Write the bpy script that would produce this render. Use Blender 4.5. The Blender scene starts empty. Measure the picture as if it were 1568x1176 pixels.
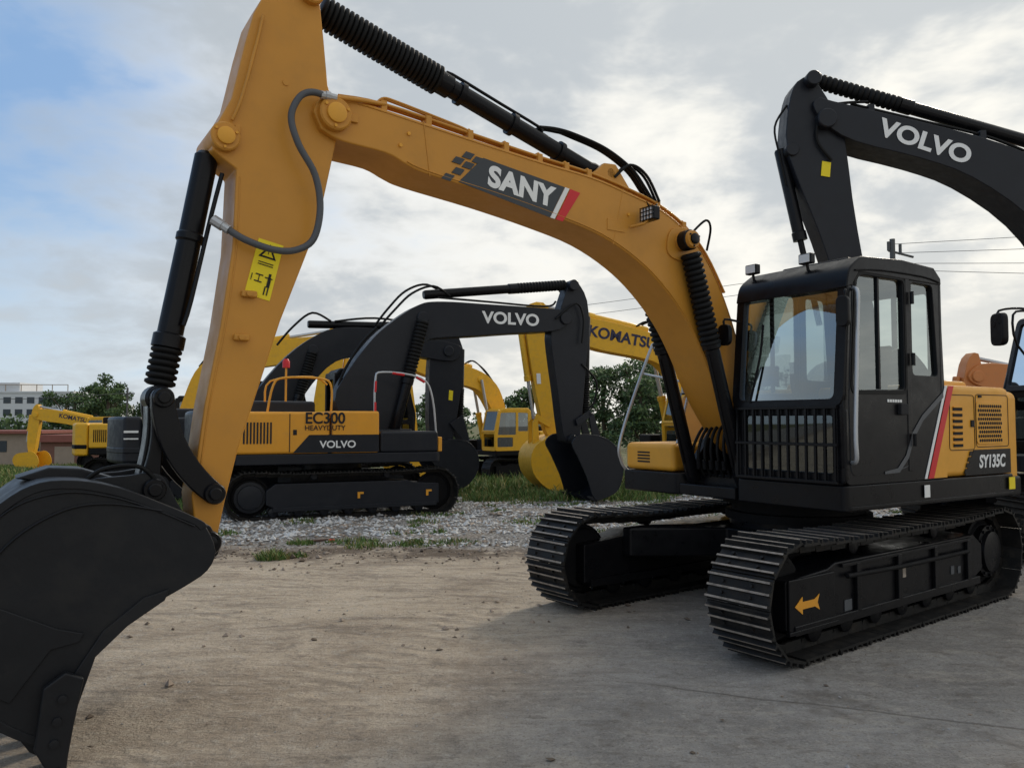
import bpy, bmesh, math, random
import numpy as np
from mathutils import Vector, Matrix
from mathutils import noise as mn
random.seed(7)
scene=bpy.context.scene
COL=scene.collection

# ------------------------------------------------------------------ materials
def nmat(name,color,rough=.5,metal=0.,coat=0.,var=.12,nscale=3.,bump=0.,bscale=60.,dirt=0.,dirtcol=(.25,.2,.15),spec=.4,dscale=7.):
    m=bpy.data.materials.new(name); m.use_nodes=True
    nt=m.node_tree; b=nt.nodes['Principled BSDF']
    tc=nt.nodes.new('ShaderNodeTexCoord')
    n=nt.nodes.new('ShaderNodeTexNoise'); n.inputs['Scale'].default_value=nscale; n.inputs['Detail'].default_value=2
    nt.links.new(tc.outputs['Object'],n.inputs['Vector'])
    mx=nt.nodes.new('ShaderNodeMix'); mx.data_type='RGBA'
    mx.inputs[6].default_value=(*[c*(1-var) for c in color],1)
    mx.inputs[7].default_value=(*[min(1,c*(1+var)) for c in color],1)
    nt.links.new(n.outputs['Fac'],mx.inputs[0])
    out=mx.outputs[2]
    if dirt>0:
        n2=nt.nodes.new('ShaderNodeTexNoise'); n2.inputs['Scale'].default_value=dscale; n2.inputs['Detail'].default_value=5; n2.inputs['Roughness'].default_value=.7
        nt.links.new(tc.outputs['Object'],n2.inputs['Vector'])
        r=nt.nodes.new('ShaderNodeMapRange'); r.inputs[1].default_value=.48; r.inputs[2].default_value=.75; r.inputs[4].default_value=dirt
        nt.links.new(n2.outputs['Fac'],r.inputs[0])
        m2=nt.nodes.new('ShaderNodeMix'); m2.data_type='RGBA'; m2.inputs[7].default_value=(*dirtcol,1)
        nt.links.new(r.outputs[0],m2.inputs[0]); nt.links.new(out,m2.inputs[6]); out=m2.outputs[2]
        r2=nt.nodes.new('ShaderNodeMapRange'); r2.inputs[1].default_value=.35; r2.inputs[2].default_value=.7; r2.inputs[3].default_value=rough; r2.inputs[4].default_value=min(1,rough+.25)
        nt.links.new(n2.outputs['Fac'],r2.inputs[0]); nt.links.new(r2.outputs[0],b.inputs['Roughness'])
    else:
        b.inputs['Roughness'].default_value=rough
    nt.links.new(out,b.inputs['Base Color'])
    b.inputs['Metallic'].default_value=metal
    b.inputs['Coat Weight'].default_value=coat; b.inputs['Coat Roughness'].default_value=.1
    b.inputs['Specular IOR Level'].default_value=spec
    if bump>0:
        n3=nt.nodes.new('ShaderNodeTexNoise'); n3.inputs['Scale'].default_value=bscale; n3.inputs['Detail'].default_value=3
        nt.links.new(tc.outputs['Object'],n3.inputs['Vector'])
        bp=nt.nodes.new('ShaderNodeBump'); bp.inputs['Strength'].default_value=bump; bp.inputs['Distance'].default_value=.02
        nt.links.new(n3.outputs['Fac'],bp.inputs['Height']); nt.links.new(bp.outputs[0],b.inputs['Normal'])
    return m
def glassmat(name,tint,refl=.12):
    m=bpy.data.materials.new(name); m.use_nodes=True; nt=m.node_tree
    nt.nodes.remove(nt.nodes['Principled BSDF'])
    o=nt.nodes['Material Output']
    t=nt.nodes.new('ShaderNodeBsdfTransparent'); t.inputs[0].default_value=(*tint,1)
    g=nt.nodes.new('ShaderNodeBsdfGlossy'); g.inputs['Roughness'].default_value=.015; g.inputs[0].default_value=(.85,.93,.95,1)
    lw=nt.nodes.new('ShaderNodeLayerWeight'); lw.inputs[0].default_value=.35
    mr=nt.nodes.new('ShaderNodeMapRange'); mr.inputs[3].default_value=refl; mr.inputs[4].default_value=.9
    nt.links.new(lw.outputs['Fresnel'],mr.inputs[0])
    mx=nt.nodes.new('ShaderNodeMixShader'); nt.links.new(mr.outputs[0],mx.inputs[0])
    nt.links.new(t.outputs[0],mx.inputs[1]); nt.links.new(g.outputs[0],mx.inputs[2]); nt.links.new(mx.outputs[0],o.inputs['Surface'])
    return m
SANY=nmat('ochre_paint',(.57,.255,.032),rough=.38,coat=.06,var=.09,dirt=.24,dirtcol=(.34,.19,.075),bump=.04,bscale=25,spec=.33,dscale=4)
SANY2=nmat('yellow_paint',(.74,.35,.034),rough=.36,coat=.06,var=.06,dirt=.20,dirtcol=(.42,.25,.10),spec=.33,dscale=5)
BLK=nmat('black_paint',(.0055,.0055,.0068),rough=.24,coat=.05,var=.2,dirt=.10,dirtcol=(.025,.023,.02),spec=.18)
BLKM=nmat('black_matte',(.007,.007,.008),rough=.55,var=.25,dirt=.3,dirtcol=(.035,.03,.025),spec=.15)
BUCK=nmat('bucket_paint',(.0105,.0115,.0140),rough=.40,var=.3,nscale=2,dirt=.5,dirtcol=(.032,.030,.027),bump=.10,bscale=14,spec=.25,dscale=3.5)
RUB=nmat('rubber',(.007,.007,.007),rough=.6,var=.2,spec=.2)
TRK=nmat('track_steel',(.013,.0125,.012),rough=.48,metal=.05,var=.3,nscale=10,dirt=.5,dirtcol=(.06,.048,.036),bump=.1,spec=.25)
WORN=nmat('worn_steel',(.34,.29,.24),rough=.55,metal=.2,var=.4,nscale=15,dirt=.75,dirtcol=(.05,.042,.036),dscale=12)
CHR=nmat('silver_rail',(.45,.46,.47),rough=.35,metal=.6)
GREY=nmat('grey_hose',(.075,.08,.088),rough=.45,var=.2)
WHT=nmat('white_paint',(.8,.8,.78),rough=.45,var=.03)
RED=nmat('red_paint',(.60,.015,.02),rough=.4,var=.05)
DGRY=nmat('decal_grey',(.04,.046,.052),rough=.5,var=.08)
LBL=nmat('label_yellow',(.85,.66,.01),rough=.5,var=.04)
INT=nmat('interior_dark',(.022,.022,.024),rough=.7,spec=.2)
SEAT=nmat('seat_fabric',(.05,.052,.056),rough=.85,spec=.2)
VDK=nmat('charcoal_paint',(.0125,.0145,.0195),rough=.34,coat=.05,var=.12,dirt=.2,dirtcol=(.04,.037,.034),spec=.25)
VYE=nmat('amber_paint',(.74,.325,.026),rough=.4,coat=.05,var=.06,dirt=.2,dirtcol=(.4,.24,.10),spec=.35)
KYE=nmat('yellow_gloss',(.76,.41,.018),rough=.42,coat=.05,var=.07,dirt=.3,dirtcol=(.3,.2,.1),spec=.35)
ORG=nmat('orange_paint',(.58,.20,.05),rough=.4,coat=.1,var=.06,dirt=.15)
NAVY=nmat('navy_letters',(.01,.012,.05),rough=.4)
GLS=glassmat('cab_glass',(.46,.54,.53),.19)
GLS2=glassmat('dark_glass',(.14,.17,.18),.08)
LAMP=nmat('lamp_lens',(.7,.72,.72),rough=.15)

# ------------------------------------------------------------------ mesh helpers
def empty(name,loc=(0,0,0),rz=0.,s=1.):
    e=bpy.data.objects.new(name,None); COL.objects.link(e); e.location=loc; e.rotation_euler=(0,0,rz); e.scale=(s,s,s); e.empty_display_size=.3
    return e
def mk(name,verts,faces,mat,par=None,smooth=True,bevel=0.,seg=2,mats=None,mi=None,ang=35):
    me=bpy.data.meshes.new(name); me.from_pydata([tuple(v) for v in verts],[],faces); me.validate(); me.update()
    bm=bmesh.new(); bm.from_mesh(me); bmesh.ops.recalc_face_normals(bm,faces=bm.faces); bm.to_mesh(me); bm.free()
    for mm in (mats or [mat]): me.materials.append(mm)
    if mi is not None: me.polygons.foreach_set('material_index',mi)
    if smooth:
        me.polygons.foreach_set('use_smooth',[True]*len(me.polygons)); me.set_sharp_from_angle(angle=math.radians(ang))
    o=bpy.data.objects.new(name,me); COL.objects.link(o)
    if par: o.parent=par
    if bevel>0:
        b=o.modifiers.new('bevel','BEVEL'); b.width=bevel; b.segments=seg; b.limit_method='ANGLE'; b.angle_limit=math.radians(40); b.harden_normals=True
    return o
def P3(ax,a,b,t):
    return {'y':(a,t,b),'z':(a,b,t),'x':(t,a,b)}[ax]
def prism(name,pts,t0,t1,mat,par=None,ax='y',bevel=.01,seg=2,**k):
    n=len(pts)
    v=[P3(ax,a,b,t0) for a,b in pts]+[P3(ax,a,b,t1) for a,b in pts]
    f=[tuple(range(n))[::-1],tuple(range(n,2*n))]+[(i,(i+1)%n,n+(i+1)%n,n+i) for i in range(n)]
    return mk(name,v,f,mat,par,bevel=bevel,seg=seg,**k)
def box(name,x0,x1,y0,y1,z0,z1,mat,par=None,bevel=.01,seg=2):
    return prism(name,[(x0,z0),(x1,z0),(x1,z1),(x0,z1)],y0,y1,mat,par,'y',bevel,seg)
def boxes(name,lst,mat,par):
    V=[];F=[]
    for (x0,x1,y0,y1,z0,z1) in lst:
        b=len(V)
        V+= [(x,y,z) for x in (x0,x1) for y in (y0,y1) for z in (z0,z1)]
        F+= [tuple(b+i for i in q) for q in ((0,1,3,2),(4,6,7,5),(0,4,5,1),(2,3,7,6),(0,2,6,4),(1,5,7,3))]
    return mk(name,V,F,mat,par,smooth=False)
def catmull(pts,n=6,closed=False):
    P=[Vector(p) for p in pts]; out=[]
    N=len(P); rngi=range(N if closed else N-1)
    for i in rngi:
        if closed: p0,p1,p2,p3=P[(i-1)%N],P[i],P[(i+1)%N],P[(i+2)%N]
        else: p0,p1,p2,p3=P[max(i-1,0)],P[i],P[i+1],P[min(i+2,N-1)]
        for k in range(n):
            t=k/n
            out.append(.5*((2*p1)+(-p0+p2)*t+(2*p0-5*p1+4*p2-p3)*t*t+(-p0+3*p1-3*p2+p3)*t**3))
    if not closed: out.append(P[-1])
    return out
def tube(name,pts,r,mat,par=None,sm=5,ns=10):
    P=catmull(pts,sm) if sm>1 and len(pts)>2 else [Vector(p) for p in pts]
    v=[];f=[]
    T=(P[1]-P[0]).normalized(); up=Vector((0,0,1)) if abs(T.z)<.9 else Vector((0,1,0))
    N=T.cross(up).normalized()
    for i,p in enumerate(P):
        T=(P[min(i+1,len(P)-1)]-P[max(i-1,0)]).normalized()
        N=(N-T*N.dot(T)).normalized(); B=T.cross(N)
        for k in range(ns):
            a=2*math.pi*k/ns; v.append(p+N*math.cos(a)*r+B*math.sin(a)*r)
    for i in range(len(P)-1):
        for k in range(ns):
            f.append((i*ns+k,i*ns+(k+1)%ns,(i+1)*ns+(k+1)%ns,(i+1)*ns+k))
    f.append(tuple(range(ns))); f.append(tuple(range((len(P)-1)*ns,len(P)*ns)))
    return mk(name,v,f,mat,par,ang=60)
def lathe(name,p0,p1,prof,mat,par=None,ns=24,ang=35):
    p0=Vector(p0);p1=Vector(p1);T=(p1-p0);
    up=Vector((0,0,1)) if abs(T.normalized().z)<.9 else Vector((0,1,0))
    N=T.cross(up).normalized();B=T.normalized().cross(N)
    v=[];f=[]
    for t,r in prof:
        for k in range(ns):
            a=2*math.pi*k/ns; v.append(p0+T*t+N*math.cos(a)*r+B*math.sin(a)*r)
    for i in range(len(prof)-1):
        for k in range(ns): f.append((i*ns+k,i*ns+(k+1)%ns,(i+1)*ns+(k+1)%ns,(i+1)*ns+k))
    f.append(tuple(range(ns))); f.append(tuple(range((len(prof)-1)*ns,len(prof)*ns)))
    return mk(name,v,f,mat,par,ang=ang)
def cyl(name,p0,p1,r,mat,par=None,ns=24):
    return lathe(name,p0,p1,[(0,r),(1,r)],mat,par,ns)
def pin(name,x,z,y0,y1,r,mat,par,cap=None):
    lathe(name,(x,y0,z),(x,y1,z),[(0,r*.9),(.02,r),(.98,r),(1,r*.9)],mat,par,28)
    if cap:
        s=1 if y1>y0 else -1
        lathe(name+'_cap',(x,y1-.002*s,z),(x,y1+.02*s,z),[(0,r*.6),(.8,r*.6),(1,r*.5)],cap,par,20)
        for a in (0.6,2.7,4.8):
            cx,cz=x+math.cos(a)*r*.78,z+math.sin(a)*r*.78
            cyl(name+'_bolt%d'%int(a*10),(cx,y1-.004*s,cz),(cx,y1+.010*s,cz),r*.10,cap,par,6)
def boot(name,p0,p1,r,n,mat,par):
    prof=[]
    for i in range(n):
        prof+=[((i+.0)/n,r*.78),((i+.3)/n,r),((i+.7)/n,r)]
    prof.append((1,r*.78))
    return lathe(name,p0,p1,prof,mat,par,24,ang=75)
def lerp(a,b,t): return tuple(x+(y-x)*t for x,y in zip(a,b))
def rnd(pts,r,n=4):
    out=[];N=len(pts)
    for i in range(N):
        p=Vector(pts[i]);a=Vector(pts[i-1])-p;b=Vector(pts[(i+1)%N])-p
        rr=min(r,a.length*.45,b.length*.45)
        A=p+a.normalized()*rr;B=p+b.normalized()*rr
        for k in range(n+1):
            t=k/n; q=A*(1-t)**2+p*2*t*(1-t)+B*t*t; out.append((q.x,q.y))
    return out
def panel(name,outline,holes,th,M,mat,par,bev=.004,r=.04):
    cu=bpy.data.curves.new(name,'CURVE'); cu.dimensions='2D'; cu.fill_mode='BOTH'; cu.extrude=th/2; cu.bevel_depth=bev; cu.bevel_resolution=1
    for i,pl in enumerate([outline]+holes):
        q=rnd(pl,r if i else r*1.5)
        s=cu.splines.new('POLY'); s.points.add(len(q)-1); s.use_cyclic_u=True
        for k,p in enumerate(q): s.points[k].co=(p[0],p[1],0,1)
    o=bpy.data.objects.new(name+'_c',cu); COL.objects.link(o)
    bpy.context.view_layer.update()
    dg=bpy.context.evaluated_depsgraph_get()
    me=bpy.data.meshes.new_from_object(o.evaluated_get(dg)); me.transform(M)
    bpy.data.objects.remove(o); me.materials.clear(); me.materials.append(mat)
    ob=bpy.data.objects.new(name,me); COL.objects.link(ob); ob.parent=par
    return ob
def MXZ(y):
    return Matrix(((1,0,0,0),(0,0,1,y),(0,1,0,0),(0,0,0,1)))
def MYZ(x,z0=0,tilt=0.):
    return Matrix.Translation((x,0,z0))@Matrix.Rotation(tilt,4,'Y')@Matrix(((0,0,1,0),(1,0,0,0),(0,1,0,0),(0,0,0,1)))
def sheet(name,pts,M,mat,par):
    v=[M@Vector((a,b,0)) for a,b in pts]
    return mk(name,v,[tuple(range(len(v)))],mat,par,smooth=False)
def text(name,body,size,org,X,Y,mat,par,bold=.02,shear=0.,sx=1.,spacing=1.):
    cu=bpy.data.curves.new(name,'FONT'); cu.body=body; cu.size=size; cu.offset=bold*size; cu.extrude=.0015; cu.shear=shear; cu.space_character=spacing; cu.align_x='CENTER'; cu.align_y='CENTER'
    o=bpy.data.objects.new(name+'_c',cu); COL.objects.link(o); bpy.context.view_layer.update()
    me=bpy.data.meshes.new_from_object(o.evaluated_get(bpy.context.evaluated_depsgraph_get()))
    bpy.data.objects.remove(o)
    X=Vector(X).normalized();Y=Vector(Y);Y=(Y-X*Y.dot(X)).normalized();Z=X.cross(Y)
    M=Matrix.Translation(org)@Matrix((X,Y,Z)).transposed().to_4x4()@Matrix.Diagonal((sx,1,1,1))
    me.transform(M); me.materials.clear(); me.materials.append(mat)
    ob=bpy.data.objects.new(name,me); COL.objects.link(ob); ob.parent=par
    return ob

# ------------------------------------------------------------------ tracks
def track(par,pre,yo,yi,L,Hh,n,steel,worn,frame_m,side,detail=True):
    r=Hh/2-.035; hl=L/2-Hh/2; y0,y1=min(yo,yi),max(yo,yi)
    per=4*hl+2*math.pi*r; p=per/n
    V=[];F=[];MI=[]
    def at(s):
        s%=per
        if s<2*hl:
            return Vector((-hl+s,0,.035)),Vector((1,0,0)),Vector((0,0,-1))
        s-=2*hl
        if s<math.pi*r:
            a=s/r; return Vector((hl+r*math.sin(a),0,.035+r-r*math.cos(a))),Vector((math.cos(a),0,math.sin(a))),Vector((math.sin(a),0,-math.cos(a)))
        s-=math.pi*r
        if s<2*hl:
            u=s/(2*hl); sag=-.045*math.sin(math.pi*u)*(1+.3*math.sin(3*math.pi*u))
            return Vector((hl-s,0,.035+2*r+sag)),Vector((-1,0,0)),Vector((0,0,1))
        s-=2*hl; a=s/r
        return Vector((-hl-r*math.sin(a),0,.035+r+r*math.cos(a))),Vector((-math.cos(a),0,-math.sin(a))),Vector((-math.sin(a),0,math.cos(a)))
    g=.034
    prof=[(-.49,-.012),(-.49,.004),(-.43,.006),(-.42,g),(-.35,g),(-.32,.006),(-.06,.006),(-.04,g*.8),(.03,g*.8),(.05,.006),(.30,.006),(.33,g),(.40,g),(.43,.004),(.49,.0),(.49,-.012)]
    m=len(prof)
    for i in range(n):
        c,T,N=at((i+.5)*p)
        b=len(V); jit=random.uniform(-.004,.004)
        for yy in (y0+jit,y1+jit):
            for u,w in prof: V.append(c+T*(u*p)+N*w+Vector((0,yy,0)))
        F.append(tuple(b+k for k in range(m))[::-1]);MI.append(0)
        F.append(tuple(b+m+k for k in range(m)));MI.append(0)
        for k in range(m):
            F.append((b+k,b+(k+1)%m,b+m+(k+1)%m,b+m+k)); MI.append(1 if k in (3,7,11) else 0)
    mk(pre+'_shoes',V,F,steel,par,smooth=False,mats=[steel,worn],mi=MI)
    V=[];F=[];ym=(y0+y1)/2
    for i in range(n):
        c,T,N=at((i+.5)*p)
        for dy in (-.085,.055):
            b=len(V)
            for yy in (dy,dy+.03):
                for u,w in ((-.55,-.012),(-.45,-.085),(.45,-.085),(.55,-.012)): V.append(c+T*(u*p)+N*w+Vector((0,ym+yy,0)))
            F+= [(b,b+1,b+2,b+3),(b+7,b+6,b+5,b+4)]+[(b+k,b+4+k,b+4+(k+1)%4,b+(k+1)%4) for k in range(4)]
        if detail:
            for dy in (-.13,.10):
                for du in (-.2,.18):
                    b=len(V); q=c+T*(du*p)+Vector((0,ym+dy,0))
                    for hgt in (.006,.022):
                        for k in range(6):
                            a=k*math.pi/3; V.append(q+T*math.cos(a)*.012+Vector((0,math.sin(a)*.012,0))+N*hgt)
                    F.append(tuple(b+6+k for k in range(6))); F+=[(b+k,b+(k+1)%6,b+6+(k+1)%6,b+6+k) for k in range(6)]
    mk(pre+'_chain',V,F,steel,par,smooth=False)
    for nm,x in (('idler',hl),('sprocket',-hl)):
        ri=r-.09
        lathe(pre+'_'+nm,(x,ym-.05,.035+r),(x,ym+.05,.035+r),[(0,ri*.3),(0,ri*.85),(.2,ri*.9),(.25,ri),(.75,ri),(.8,ri*.9),(1,ri*.85),(1,ri*.3)],BLKM,par,36)
    yc=yo-side*.10
    lathe(pre+'_motor',(-hl,ym,.035+r),(-hl,yc,.035+r),[(0,r*.62),(.7,r*.62),(.72,r*.5),(.95,r*.48),(1,r*.35)],frame_m,par,28)
    if detail:
        V=[];F=[]
        for k in range(12):
            a=k*math.pi/6; xx=-hl+math.cos(a)*r*.56; zz=.035+r+math.sin(a)*r*.56; b=len(V)
            for yy in (ym,ym+(yc-ym)*.70+side*.016):
                for j in range(6): V.append((xx+math.cos(j*math.pi/3)*.015,yy,zz+math.sin(j*math.pi/3)*.015))
            F.append(tuple(b+6+k2 for k2 in range(6))); F+=[(b+q,b+(q+1)%6,b+6+(q+1)%6,b+6+q) for q in range(6)]
        mk(pre+'_motor_bolts',V,F,frame_m,par,smooth=False)
    zf=.035+r
    a0=hl-.22*Hh; fr=[(hl+.08,zf-.24*Hh),(hl+.08,zf+.16*Hh),(a0-.25,zf+.2*Hh),(a0-.35,zf+.24*Hh),(-hl+.45,zf+.24*Hh),(-hl+.28,zf+.12*Hh),(-hl+.28,zf-.15*Hh),(-hl+.5,zf-.24*Hh)]
    prism(pre+'_frame',fr,yo-side*.09,yi+side*.09,frame_m,par,'y',.015)
    prism(pre+'_frame_lip',[(hl+.02,zf-.28*Hh),(hl+.02,zf-.2*Hh),(-hl+.4,zf-.2*Hh),(-hl+.4,zf-.28*Hh)],yo-side*.06,yi+side*.06,frame_m,par,'y',.006)
    nr=7
    for i in range(nr):
        x=-hl+.42+i*(2*hl-.75)/(nr-1)
        lathe(pre+'_roller%d'%i,(x,yo-side*.12,.17*Hh/.84),(x,yi+side*.12,.17*Hh/.84),[(0,.05),(.05,.09),(.3,.09),(.32,.07),(.68,.07),(.7,.09),(.95,.09),(1,.05)],frame_m,par,14)
    for x in (-hl*.35,hl*.45):
        lathe(pre+'_carrier_%d'%int(x*100),(x,yo-side*.14,2*r-.07),(x,ym,2*r-.07),[(0,.05),(.1,.07),(1,.07)],frame_m,par,14)

# ------------------------------------------------------------------ generic excavator
def bucket(par,pts,iback,y0,y1,mat,pre='bucket',teeth=None):
    for nm,a,b in (('near',y1-.035,y1),('far',y0,y0+.035)):
        prism('%s_side_%s'%(pre,nm),pts,a,b,mat,par,'y',.008)
    sh=[Vector(p) for p in pts[:iback+1]]
    cx=Vector((sum(p[0] for p in pts)/len(pts),sum(p[1] for p in pts)/len(pts)))
    inner=[p+(cx-p).normalized()*.035 for p in sh]
    out=[tuple(p+(p-cx).normalized()*.008) for p in sh]+[tuple(p) for p in inner[::-1]]
    prism(pre+'_shell',out,y0-.006,y1+.006,mat,par,'y',.005)
    lip=sh[-1]; d=(teeth-lip) if teeth is not None else (sh[-1]-sh[-2]).normalized()*.2
    nrm=Vector((-d.y,d.x)).normalized()
    nt=5
    for i in range(nt):
        yc=y0+.06+(y1-y0-.12)*i/(nt-1)
        q=[lip-d*.5+nrm*.05,lip-d*.5-nrm*.05,lip+d*.1-nrm*.05,lip+d,lip+d*.1+nrm*.05]
        prism(pre+'_tooth%d'%i,[tuple(a) for a in q],yc-.045,yc+.045,mat,par,'y',.01)

def excavator(name,loc,yaw,s,P):
    e=empty(name,loc,yaw,s)
    tl=P.get('tl',4.6); W=P.get('W',3.1); tw=.6; th=P.get('th',1.0)
    fm=P['frame']; bc=P['boomcol']; hc=P['hood']
    for sd,pre in ((1,'track_left'),(-1,'track_right')):
        track(e,pre,sd*W/2,sd*(W/2-tw),tl,th,46,TRK,TRK,fm,sd,False)
    prism('carbody',[(-1.0,-.9),(-.5,-.5),(-.5,.5),(-1.0,.9),(1.0,.9),(.5,.5),(.5,-.5),(1.0,-.9)],.5,.95,fm,e,'z',.02)
    cyl('slew_ring',(0,0,.85),(0,0,1.12),.62,fm,e,32)
    h=W/2-.05; tr=P.get('tail',2.9)
    prism('deck',rnd([(1.9,h),(1.9,-h),(-2.1,-h),(-2.1,h)],.12),1.1,1.3,fm,e,'z',.02)
    arc=[(-math.sqrt(tr*tr-y*y),y) for y in np.linspace(-h+.02,h-.02,15)]
    prism('counterweight',[(-2.12,h-.02)]+[(-2.12,-h+.02)]+arc,1.05,2.12,P.get('cw',fm),e,'z',.08,3)
    prism('counterweight_band',[(-2.15,h)]+[(-2.15,-h)]+[(x-.01,y*1.012) for x,y in arc],1.28,1.42,P.get('cwband',fm),e,'z',.03)
    box('engine_hood',-2.1,-.35,-h,h,1.3,2.1,hc,e,.06,3)
    box('hood_bulge',-1.9,-.5,-.75,.75,2.0,2.32,fm,e,.06)
    boxes('hood_slats',[(-1.95+i*.06,-1.92+i*.06,-h-.008,h+.008,1.5,1.9) for i in range(9)],fm,e)
    for sd in (-1,1):
        boxes('hood_door_gaps_%s'%('l' if sd>0 else 'r'),[(-1.12,-1.105,sd*h-.006,sd*h+.006,1.34,2.06),(-.34,-.325,sd*h-.006,sd*h+.006,1.34,2.06)],INT,e)
        box('hood_latch_%s'%('l' if sd>0 else 'r'),-1.05,-.98,sd*h-.01,sd*h+.015,1.66,1.76,INT,e,.005)
    box('fuel_tank',-.33,.62,-h,-.55,1.3,2.12,P.get('tank',hc),e,.05,3)
    box('side_step',.64,1.85,-h,-.65,1.3,1.72,fm,e,.05,3)
    box('swing_house',-.3,1.6,-.5,.42,1.25,1.75,fm,e,.03)
    cb=P.get('cab',BLK); cx=P.get('cabx',0.); x0,x1,ya,yb,zt=.15+cx,1.95+cx,.48,h,3.05
    side=[(x1,1.3),(x1+.03,2.1),(x1-.2,2.95),(x1-.4,zt),(x0+.1,zt+.02),(x0,zt-.1),(x0-.02,1.3)]
    holes=[[(x1-.12,1.95),(x1-.27,2.88),(x0+.75,2.9),(x0+.75,1.95)],[(x0+.65,2.1),(x0+.65,2.9),(x0+.12,2.88),(x0+.12,2.1)],[(x1-.1,1.45),(x1-.1,1.86),(x0+.9,1.86),(x0+.9,1.45)]]
    for nm,y in (('left',yb-.02),('right',ya+.02)):
        panel('cab_side_'+nm,side,holes,.03,MXZ(y),cb,e,.006,.06)
        sheet('cab_glass_'+nm,[(x1-.08,1.4),(x1-.05,2.1),(x1-.22,2.92),(x0+.05,2.95),(x0+.05,1.4)],MXZ(y),GLS2,e)
    tl_=math.atan2(-.2,.85)
    fo=[(ya,0),(yb,0),(yb,.95),(ya,.95)]
    panel('cab_front',fo,[[(ya+.08,.06),(yb-.08,.06),(yb-.08,.88),(ya+.08,.88)]],.03,MYZ(x1+.01,2.08,tl_),cb,e,.006,.06)
    sheet('windscreen',[(ya+.05,.03),(yb-.05,.03),(yb-.05,.9),(ya+.05,.9)],MYZ(x1+.01,2.08,tl_),GLS2,e)
    panel('cab_front_low',[(ya,1.3),(yb,1.3),(yb,2.08),(ya,2.08)],[[(ya+.1,1.45),(yb-.1,1.45),(yb-.1,2.0),(ya+.1,2.0)]],.03,MYZ(x1-.02),cb,e,.006,.06)
    panel('cab_rear',[(ya,1.3),(yb,1.3),(yb,zt-.05),(ya,zt-.05)],[[(ya+.12,2.1),(yb-.12,2.1),(yb-.12,2.85),(ya+.12,2.85)]],.03,MYZ(x0),cb,e,.006,.06)
    prism('cab_roof',[(x1-.22,2.9),(x1-.42,zt+.02),(x0+.1,zt+.04),(x0-.01,zt-.1),(x0+.05,2.93)],ya-.01,yb+.01,P.get('roof',cb),e,'y',.04,3)
    box('cab_seat',x0+.55,x0+1.05,ya+.25,yb-.25,1.4,1.95,INT,e,.06); box('cab_seat_back',x0+.47,x0+.63,ya+.28,yb-.28,1.9,2.6,INT,e,.06)
    bw=P.get('bw',.26)
    prism('boom',[tuple(p) for p in catmull(P['boom'],3,True)],-bw,bw,bc,e,'y',.015,ang=25)
    prism('stick',[tuple(p) for p in catmull(P['stick'],2,True)],-bw*.7,bw*.7,bc,e,'y',.015,ang=25)
    bk=P['bucket']; bucket(e,[tuple(p) for p in catmull(bk[0],3,True)],bk[1]*3,-.7,.7,P.get('bkcol',bc))
    for k,(x,z,r) in enumerate(P['pins']):
        pin('pin%d'%k,x,z,-bw-.06,bw+.06,r,bc,e)
    for k,(a,b,ra,rb,t,bt,y) in enumerate(P['cyls']):
        A=(a[0],y,a[1]);B=(b[0],y,b[1]);Mi=lerp(A,B,t)
        lathe('cylinder%d_barrel'%k,A,Mi,[(0,ra*.8),(.02,ra*.95),(.9,ra*.95),(.91,ra*1.12),(1,ra*1.12)],P.get('cylcol',BLK),e,18)
        if bt: boot('cylinder%d_boot'%k,Mi,lerp(A,B,.97),ra*1.15,16,RUB,e)
        else: cyl('cylinder%d_rod'%k,Mi,B,rb,P.get('rodcol',CHR),e,14)
    for k,(pts,y,r) in enumerate(P.get('hoses',[])):
        tube('hose%d'%k,[(a,y,b) for a,b in pts],r,RUB,e,5,8)
    for k,pl in enumerate(P.get('links',[])):
        for yy in (-bw,bw-.05): prism('link%d_%d'%(k,int(yy*100)),pl,yy,yy+.05,bc,e,'y',.008)
    return e

# =================================================================== MAIN EXCAVATOR
yawM=math.atan2(-.5513,-.8343)
X=empty('crawler_excavator',(2.71,7.5,0),yawM)
U=empty('undercarriage',(.24,.02,0),math.radians(4)); U.parent=X
track(U,'track_left',1.255,.755,4.14,.85,44,TRK,WORN,BLK,1)
track(U,'track_right',-1.255,-.755,4.14,.85,44,TRK,WORN,BLK,-1)
prism('carbody',[(.15,-.4),(.95,-.85),(1.25,-.85),(1.25,-.75),(.5,-.25),(.5,.25),(1.25,.75),(1.25,.85),(.95,.85),(.15,.4),(-.55,.4),(-1.25,.85),(-1.5,.85),(-1.5,.75),(-.9,.25),(-.9,-.25),(-1.5,-.75),(-1.5,-.85),(-1.25,-.85),(-.55,-.4)],.42,.68,BLK,U,'z',.02)
cyl('carbody_hub',(-.24,0,.40),(-.24,0,.76),.62,BLK,U,40)
lathe('slew_ring',(0,0,.74),(0,0,.98),[(0,.66),(.3,.66),(.32,.6),(.6,.6),(.62,.68),(1,.68)],BLKM,X,48)
sheetY=lambda n,pts,y,m,p: prism(n,pts,y,y+.004,m,p,'y',0)
yF=1.255-.09
box('tension_cover',1.15,1.72,yF,yF+.02,.22,.57,BLK,U,.008)
box('tension_cover_lip',1.13,1.74,yF,yF+.035,.20,.225,BLK,U,.004)
sheetY('arrow_decal',[(1.66,.385),(1.57,.445),(1.57,.41),(1.42,.41),(1.36,.44),(1.385,.385),(1.36,.33),(1.42,.36),(1.57,.36),(1.57,.325)],yF+.021,VYE,U)
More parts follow.
